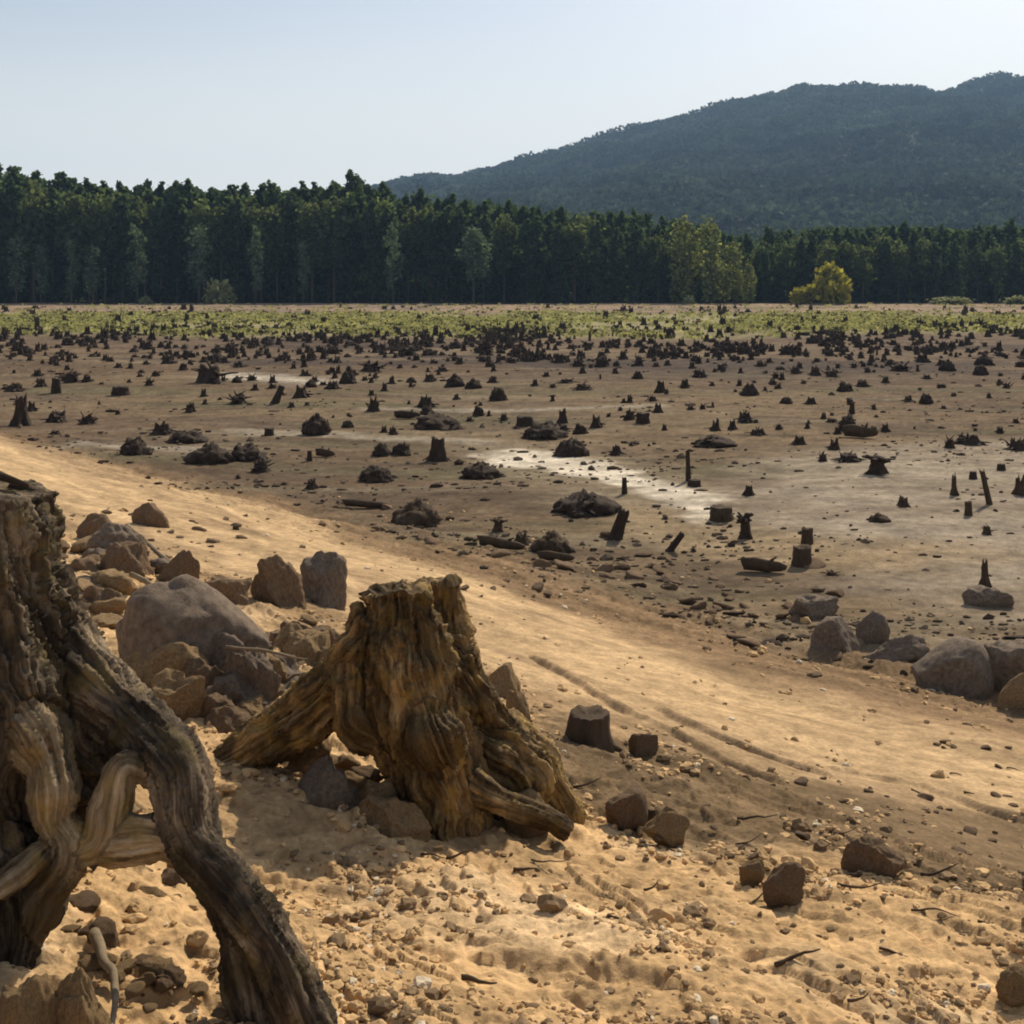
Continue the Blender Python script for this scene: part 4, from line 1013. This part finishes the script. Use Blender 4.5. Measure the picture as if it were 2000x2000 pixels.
blo = link('bed_litter', bm_, tint_mat('litter_wood', .95, 12., .3, spec=.1)); tag(blo, 'bits of dead wood and dark clods littering the lake bed', 'litter', kind='stuff')
gvo = link('gravel', gv, tint_mat('gravel_stone', .95, 20., .3, spec=.1)); tag(gvo, 'gravel and dirt clods strewn over the sandy bank', 'gravel', kind='stuff')

# ------------------------------------------------------------------ the two large stumps
def catmull(P, n=8):
    P = np.array(P, float); Q_ = np.vstack([2 * P[0] - P[1], P, 2 * P[-1] - P[-2]]); out = []
    for i in range(1, len(Q_) - 2):
        for t in np.linspace(0, 1, n, endpoint=False):
            a, b, c, d = Q_[i - 1], Q_[i], Q_[i + 1], Q_[i + 2]
            out.append(.5 * ((2 * b) + (-a + c) * t + (2 * a - 5 * b + 4 * c - d) * t * t + (-a + 3 * b - 3 * c + d) * t ** 3))
    out.append(P[-1]); return np.array(out)
def wood_mat(name, cols, moss, dark):
    """fibrous wood: grain runs along baked coordinates 'fibre'"""
    m, nt, b = mat_new(name); N = nt.nodes; L = nt.links
    b.inputs['Roughness'].default_value = .88; b.inputs['Specular IOR Level'].default_value = .2
    a = N.new('ShaderNodeAttribute'); a.attribute_name = 'fibre'
    n1 = N.new('ShaderNodeTexNoise'); n1.inputs['Scale'].default_value = 1.0; n1.inputs['Detail'].default_value = 8; n1.inputs['Roughness'].default_value = .68
    L.new(a.outputs['Vector'], n1.inputs['Vector'])
    r = N.new('ShaderNodeValToRGB'); e = r.color_ramp.elements
    e[0].position = .33; e[0].color = (*dark, 1); e[1].position = .70; e[1].color = (*cols[1], 1)
    mid = e.new(.50); mid.color = (*cols[0], 1)
    L.new(n1.outputs['Fac'], r.inputs[0])
    g = N.new('ShaderNodeNewGeometry')
    n2_ = N.new('ShaderNodeTexNoise'); n2_.inputs['Scale'].default_value = 11; n2_.inputs['Detail'].default_value = 8
    L.new(g.outputs['Position'], n2_.inputs['Vector'])
    mr = N.new('ShaderNodeMapRange'); mr.inputs['From Min'].default_value = .5; mr.inputs['From Max'].default_value = .68
    mr.inputs['To Min'].default_value = 0; mr.inputs['To Max'].default_value = .75
    L.new(n2_.outputs['Fac'], mr.inputs['Value'])
    mx = N.new('ShaderNodeMix'); mx.data_type = 'RGBA'; mx.inputs[7].default_value = (*moss, 1)
    L.new(mr.outputs[0], mx.inputs[0]); L.new(r.outputs[0], mx.inputs[6])
    nb_ = N.new('ShaderNodeTexNoise'); nb_.inputs['Scale'].default_value = 3.2; nb_.inputs['Detail'].default_value = 7; nb_.inputs['Roughness'].default_value = .6
    mpn = N.new('ShaderNodeMapping'); mpn.inputs['Scale'].default_value = (1.6, 1.6, .7); L.new(g.outputs['Position'], mpn.inputs['Vector']); L.new(mpn.outputs[0], nb_.inputs['Vector'])
    mb = N.new('ShaderNodeMapRange'); mb.inputs['From Min'].default_value = .44; mb.inputs['From Max'].default_value = .60; mb.inputs['To Min'].default_value = .38; mb.inputs['To Max'].default_value = 1.15
    L.new(nb_.outputs['Fac'], mb.inputs['Value']); vs = N.new('ShaderNodeVectorMath'); vs.operation = 'SCALE'
    L.new(mx.outputs[2], vs.inputs[0]); L.new(mb.outputs[0], vs.inputs['Scale']); L.new(vs.outputs[0], b.inputs['Base Color'])
    bp = N.new('ShaderNodeBump'); bp.inputs['Strength'].default_value = .8; bp.inputs['Distance'].default_value = .012
    L.new(n1.outputs['Fac'], bp.inputs['Height'])
    n3 = N.new('ShaderNodeTexNoise'); n3.inputs['Scale'].default_value = 90; n3.inputs['Detail'].default_value = 4
    L.new(g.outputs['Position'], n3.inputs['Vector'])
    b2 = N.new('ShaderNodeBump'); b2.inputs['Strength'].default_value = .4; b2.inputs['Distance'].default_value = .006
    L.new(n3.outputs['Fac'], b2.inputs['Height']); L.new(bp.outputs[0], b2.inputs['Normal']); L.new(b2.outputs[0], b.inputs['Normal'])
    return m
def big_stump(chains, voxel, origin, label, cat, mat, amp=1.0, seed=0.0, cuts=(), mat2=None, pale=(), lumpk=1.0, jagk=.02):
    """chains: (part name, [(x,y,z)...], [radius...]) ; fused by voxels, then split back into its parts"""
    ts = []; segA = []; segB = []; segR = []; segK = []; segS = []; nA = []; nB = []; segM = []; tA = []; tB = []
    for k, (nm, pts, rad) in enumerate(chains):
        P = catmull(pts, 6); R = np.interp(np.linspace(0, 1, len(P)), np.linspace(0, 1, len(rad)), rad)
        # slightly lumpy radius
        R = R * (1 + (.38 if k in pale else .10) * perlin(P * (9 if k in pale else 5) + k * 3.1 + seed))
        ts.append(tube(P, R, 20)); s = 0
        Tg = np.gradient(P, axis=0); Tg /= np.linalg.norm(Tg, axis=1)[:, None]; Nn = np.cross(Tg[0], [0.3, 1, .1]); Ns = []
        for q in range(len(P)):
            Nn = Nn - Tg[q] * (Nn @ Tg[q]); Nn = Nn / np.linalg.norm(Nn); Ns.append(Nn)
        for q in range(len(P) - 1): nA.append(Ns[q]); nB.append(Ns[q + 1]); tA.append(Tg[q]); tB.append(Tg[q + 1]); segM.append(R.mean())
        for i in range(len(P) - 1):
            segA.append(P[i]); segB.append(P[i + 1]); segR.append((R[i] + R[i + 1]) / 2); segK.append(k); segS.append(s); s += np.linalg.norm(P[i + 1] - P[i])
    V, Fc = join_tubes(ts)
    me = mesh_np('tmp', V, Fc); o = bpy.data.objects.new('tmp', me); COL.objects.link(o)
    md = o.modifiers.new('r', 'REMESH'); md.mode = 'VOXEL'; md.voxel_size = voxel
    sm = o.modifiers.new('s', 'SMOOTH'); sm.iterations = 6; sm.factor = .5
    dg = bpy.context.evaluated_depsgraph_get(); ev = o.evaluated_get(dg); m2 = bpy.data.meshes.new_from_object(ev)
    nv = len(m2.vertices); co = np.empty(nv * 3, dtype=np.float32); m2.vertices.foreach_get('co', co); co = co.reshape(-1, 3).astype(float)
    nf = len(m2.polygons); lt = np.empty(nf, dtype=np.int32); m2.polygons.foreach_get('loop_total', lt)
    lv = np.empty(len(m2.loops), dtype=np.int32); m2.loops.foreach_get('vertex_index', lv)
    st = np.concatenate([[0], np.cumsum(lt)[:-1]])
    nrm = np.empty(nv * 3, dtype=np.float32); m2.vertices.foreach_get('normal', nrm); nrm = nrm.reshape(-1, 3).astype(float)
    bpy.data.objects.remove(o)
    A = np.array(segA); B = np.array(segB); R = np.array(segR); Kk = np.array(segK); Ss = np.array(segS)
    best = np.full(nv, 1e9); bi = np.zeros(nv, int); bt = np.zeros(nv)
    for j in range(len(A)):
        d = B[j] - A[j]; L2 = d @ d + 1e-12; t = np.clip(((co - A[j]) @ d) / L2, 0, 1)
        q = np.linalg.norm(co - A[j] - t[:, None] * d, axis=1) - R[j]
        m = q < best; best[m] = q[m]; bi[m] = j; bt[m] = t[m]
    Ln = np.linalg.norm(B - A, axis=1)
    nA = np.array(nA); nB = np.array(nB); tA = np.array(tA); tB = np.array(tB); segM = np.array(segM)
    tb = bt[:, None]; Nv = nA[bi] * (1 - tb) + nB[bi] * tb; Tv = tA[bi] * (1 - tb) + tB[bi] * tb
    Tv /= np.linalg.norm(Tv, axis=1)[:, None]; Nv -= Tv * (Nv * Tv).sum(1)[:, None]; Nv /= np.linalg.norm(Nv, axis=1)[:, None]; Bv = np.cross(Tv, Nv)
    off = co - (A[bi] + tb * (B[bi] - A[bi])); phi = np.arctan2((off * Bv).sum(1), (off * Nv).sum(1)); arc = Ss[bi] + bt * Ln[bi]
    tw = fbm(co * 6.0 + seed, 3) * .10
    fib = np.stack([np.cos(phi + tw) * segM[bi] * 42 + Kk[bi] * 11.3, np.sin(phi + tw) * segM[bi] * 42, arc * 4.6 + Kk[bi] * 5.7], 1)
    fis = fbm(fib * .42 + seed, 4, .55)
    fis2 = fbm(fib * 1.6 + seed + 9, 3, .55)
    lump = fbm(co * 5.5 + seed, 3) * lumpk
    chip = np.abs(fbm(co * np.array([38, 38, 16]) + seed, 3)) - .3
    crk = np.clip(np.abs(fbm(fib * np.array([.75, .75, .42]) + seed + 31, 3)) * 4, 0, 1)
    disp = amp * (.013 * (np.abs(fis) ** .8 * 2 - .8) + .013 * (crk - .8) + .010 * fis2 + .026 * lump + .006 * chip)
    rr = R[bi]; disp = disp * np.clip(rr / .10, .25, 1.6)
    endcap = np.zeros(nv)
    for c, nn, dpth in cuts:                                             # flat sawn or broken ends stay flat
        c = np.array(c); nn = np.array(nn) / np.linalg.norm(nn)
        h = (co - c) @ nn; m = h > 0
        co[m] -= nn * (h[m] * .97)[:, None]; endcap = np.maximum(endcap, ((h > -.004)).astype(float))
        jag = jagk * fbm(co[m] * 9 + seed, 3); co[m] += nn * (jag - .012 * 0)[:, None]
    co = co + nrm * (disp * (1 - .85 * endcap))[:, None]
    part = Kk[bi]
    fpart = part[lv[st]]
    e = bpy.data.objects.new('tree_stump', None); COL.objects.link(e); e.location = origin; tag(e, label, cat)
    org = np.array(origin)
    quads = lt == 4
    for k, (nm, _, _) in enumerate(chains):
        fs = np.where((fpart == k))[0]
        if len(fs) < 20: continue
        q4 = fs[quads[fs]]; q3 = fs[lt[fs] == 3]
        fl = [lv[st[q4][:, None] + np.arange(4)]]
        if len(q3): fl.append(lv[st[q3][:, None] + np.arange(3)])
        allv = np.unique(np.concatenate([f.ravel() for f in fl])); mp_ = np.zeros(nv, int); mp_[allv] = np.arange(len(allv))
        pm = mesh_np(nm, co[allv] - org, [mp_[f] for f in fl])
        at = pm.attributes.new('fibre', 'FLOAT_VECTOR', 'POINT'); at.data.foreach_set('vector', fib[allv].astype(np.float32).ravel())
        link(nm, pm, (mat2 if mat2 and k in pale else mat), parent=e)
    return e
M_st1 = wood_mat('grey_brown_stump_wood', [(.105, .075, .048), (.36, .28, .185)], (.150, .110, .040), (.022, .015, .011))
M_st1b = wood_mat('bleached_root_wood', [(.24, .17, .095), (.50, .40, .27)], (.25, .17, .055), (.05, .032, .018))
M_st2 = wood_mat('golden_brown_stump_wood', [(.20, .128, .056), (.50, .34, .16)], (.34, .215, .055), (.030, .018, .009))
def ch(name, pts, yd=None):
    """chain given as (u, v, distance, radius in photo pixels)"""
    return (name, [tuple(W(u, v, y)) for u, v, y, r in pts], [r * y / F for u, v, y, r in pts])
# --- near stump, cut by the left edge
y0 = G(0, 1745).y
c1 = [ch('trunk', [(-95, 890, y0 + .05, 160), (-92, 1000, y0, 172), (-85, 1130, y0, 190), (-70, 1280, y0, 235), (-60, 1420, y0 - .03, 240), (-55, 1560, y0 - .03, 215), (-60, 1660, y0, 170)]),
      ch('root', [(-20, 1050, y0 +0.05, 50), (40, 1160, y0 +0.03, 74), (118, 1270, y0 -0.03, 72), (215, 1360, y0 -0.10, 66), (290, 1440, y0 -0.19, 60), (352, 1510, y0 -0.27, 58), (365, 1600, y0 -0.33, 56), (400, 1680, y0 -0.39, 52), (470, 1760, y0 -0.45, 50), (535, 1850, y0 -0.50, 52), (580, 1950, y0 -0.53, 55), (625, 2080, y0 -0.57, 55)]),
      ch('root', [(440, 1750, y0 -0.41, 40), (480, 1830, y0 -0.43, 55), (500, 1910, y0 -0.45, 62), (520, 2000, y0 -0.48, 70), (520, 2090, y0 -0.50, 70)]),
      ch('root', [(20, 1380, y0 -0.23, 60), (80, 1450, y0 -0.29, 58), (108, 1530, y0 -0.33, 46), (105, 1600, y0 -0.35, 40), (130, 1660, y0 -0.35, 44), (70, 1750, y0 -0.33, 48), (40, 1850, y0 -0.35, 45)]),
      ch('root', [(330, 1520, y0 -0.25, 40), (275, 1500, y0 -0.29, 30), (235, 1500, y0 -0.31, 34), (215, 1570, y0 -0.33, 42), (195, 1640, y0 -0.35, 38), (130, 1670, y0 -0.35, 32)]),
      ch('root', [(385, 1660, y0 -0.37, 38), (320, 1640, y0 -0.35, 40), (240, 1640, y0 -0.33, 42), (170, 1650, y0 -0.31, 38), (90, 1690, y0 -0.29, 36)]),
      ch('root', [(80, 1665, y0 -0.40, 22), (30, 1710, y0 -0.45, 24), (-30, 1760, y0 -0.50, 28), (-90, 1830, y0 -0.55, 30)]),
      ch('root', [(-60, 1500, y0 -0.15, 130), (-40, 1640, y0 -0.25, 110), (20, 1740, y0 -0.31, 72), (30, 1830, y0 -0.35, 50), (20, 1920, y0 -0.40, 40)]),
      ch('root', [(-150, 1500, y0 +0.15, 90), (-220, 1700, y0 +0.25, 70), (-330, 1850, y0 +0.25, 50)]),
      ch('root', [(40, 1400, y0 +0.20, 80), (120, 1520, y0 +0.35, 60), (160, 1620, y0 +0.45, 46), (200, 1700, y0 +0.50, 40)]),
      ch('trunk', [(-10, 1080, y0 + .04, 90), (30, 1200, y0 + .02, 120), (75, 1320, y0, 135), (120, 1430, y0 - .02, 125), (175, 1500, y0 - .03, 95), (240, 1550, y0 - .05, 60)]),
      ch('trunk', [(150, 1330, y0 + .0, 80), (210, 1400, y0 - .03, 80), (270, 1460, y0 - .08, 66)])]
big_stump(c1, .0105, tuple(G(-60, 1760)), 'tall grey brown stump with exposed stilt roots, cut by the left edge', 'tree stump', M_st1, 1.15, 3.0, mat2=M_st1b, pale=(3, 4, 5, 6), lumpk=.6,
          cuts=[(tuple(W(-90, 962, y0)), (.03, .02, 1), 0)])
# --- middle stump
y1 = G(860, 1592).y + .06
print('DEPTHS', y0, y1)
c2 = [ch('trunk', [(780, 1110, y1 + .03, 56), (783, 1180, y1 + .03, 63), (790, 1260, y1 + .02, 82), (800, 1340, y1, 98), (822, 1430, y1 - .03, 98), (850, 1510, y1 - .05, 92), (865, 1570, y1 - .07, 80), (870, 1640, y1 - .08, 80)]),
      ch('trunk', [(868, 1130, y1 + .16, 36), (868, 1200, y1 + .16, 40), (868, 1290, y1 + .12, 60), (860, 1380, y1 + .05, 80)]),
      ch('root', [(745, 1215, y1 + .05, 60), (700, 1290, y1 + .05, 62), (650, 1350, y1 + .06, 66), (590, 1400, y1 + .08, 58), (530, 1440, y1 + .1, 48), (475, 1475, y1 + .12, 42), (425, 1500, y1 + .14, 34), (370, 1525, y1 + .16, 26)]),
      ch('root', [(690, 1320, y1 - .02, 50), (700, 1400, y1 - .06, 46), (760, 1450, y1 - .08, 42), (790, 1520, y1 - .08, 34)]),
      ch('root', [(880, 1290, y1 + .05, 55), (920, 1360, y1 + .1, 50), (965, 1420, y1 + .2, 44), (1020, 1470, y1 + .3, 46), (1070, 1520, y1 + .3, 36), (1110, 1580, y1 + .25, 26), (1125, 1640, y1 + .2, 22)]),
      ch('root', [(900, 1440, y1 + .10, 60), (970, 1478, y1 + .14, 66), (1010, 1520, y1 + .16, 62), (1020, 1580, y1 + .16, 52)]),
      ch('root', [(870, 1480, y1 - .08, 46), (930, 1540, y1 - .14, 26), (1000, 1572, y1 - .15, 24), (1060, 1596, y1 - .14, 22), (1110, 1625, y1 - .12, 20)]),
      ch('knot', [(838, 1400, y1 - .2, 40), (850, 1440, y1 - .24, 52), (870, 1480, y1 - .2, 44)]),
      ch('root', [(840, 1300, y1 + .3, 60), (860, 1420, y1 + .5, 50), (880, 1500, y1 + .6, 40)])]
big_stump(c2, .0095, tuple(G(850, 1590)), 'golden brown stump with a notched top and long left root, middle of the sand', 'tree stump', M_st2, 1.1, 7.0, jagk=.05,
          cuts=[(tuple(W(775, 1150, y1 + .03)), (.0, .0, 1), 0)])
# loose splintered boards lying on top of the near stump
for (a, b, r, lab) in [((-60, 915), (55, 948), 9, 'dark splinter of wood lying on top of the near left stump'),
                       ((20, 950), (100, 972), 8, 'short bark strip hanging over the right rim of the near stump')]:
    P = [W(a[0], a[1], y0 + .12), W((a[0] + b[0]) / 2, (a[1] + b[1]) / 2 - 3, y0 + .1), W(b[0], b[1], y0 + .06)]
    V_, q_, t_ = tube(P, [r * y0 / F, r * 1.1 * y0 / F, r * .5 * y0 / F], 8)
    so = link('wood_splinter', mesh_np('wood_splinter', V_, [q_, t_]), M_deadwood2); tag(so, lab, 'wood splinter')
# thin loose roots and sticks on the ground
STK = [([(180, 1850), (205, 1900), (225, 1960), (215, 2050)], 11, 'thin bleached root standing in the bottom left corner', M_paleend, .03),
       ([(255, 1120), (330, 1160), (420, 1190), (500, 1240)], 6, 'long bleached branch lying over the huge boulder', M_paleend, .0),
       ([(250, 1030), (300, 1075), (345, 1110)], 5, 'grey branch on the slope behind the near stump', M_paleend, .0),
       ([(440, 1265), (520, 1270), (600, 1290)], 4, 'thin pale stick on the upright grey block', M_paleend, .0)]
for pts, r, lab, mt, lift in STK:
    P = []; 
    for q, (u, v) in enumerate(pts):
        g_ = G(u, v); P.append(g_ + Vector((0, 0, r * g_.y / F * .6 + lift)))
    if 'boulder' in lab:
        g0 = G(345, 1330); P = [W(u, v, g0.y + .1 + .2 * k2) for k2, (u, v) in zip((1.2, .8, .4, .2), pts)]
    if 'upright' in lab:
        g0 = G(490, 1395); P = [W(u, v, g0.y - .02) for (u, v) in pts]
    P = catmull([tuple(p) for p in P], 5)
    P = P + .012 * np.stack([perlin(P * 7 + 3), perlin(P * 7 + 13), perlin(P * 7 + 23)], 1); R_ = r * P[0][1] / F * np.linspace(1, .4, len(P)) * (1 + .45 * perlin(P * 14))
    V_, q_, t_ = tube(P, R_, 10)
    so = link('dead_branch', mesh_np('dead_branch', V_, [q_, t_]), mt); tag(so, lab, 'branch')

# ------------------------------------------------------------------ haze
M_haze = bpy.data.materials.new('haze_air'); M_haze.use_nodes = True; nt = M_haze.node_tree; nt.nodes.clear()
ou = nt.nodes.new('ShaderNodeOutputMaterial'); pv = nt.nodes.new('ShaderNodeVolumePrincipled')
pv.inputs['Color'].default_value = (.40, .64, 1.0, 1); pv.inputs['Density'].default_value = .00018; pv.inputs['Anisotropy'].default_value = .2
nt.links.new(pv.outputs[0], ou.inputs['Volume'])
bx = np.array([[x, y, z] for z in (-12, 330) for y in (-75, 3300) for x in (-6200, 6200)], float)
hb = mesh_np('haze', bx, np.array([[0, 2, 3, 1], [4, 5, 7, 6], [0, 1, 5, 4], [2, 6, 7, 3], [0, 4, 6, 2], [1, 3, 7, 5]]), smooth=False)
ho = link('haze', hb, M_haze); tag(ho, 'pale blue haze in the air over the lake bed and hill', 'haze', kind='stuff')
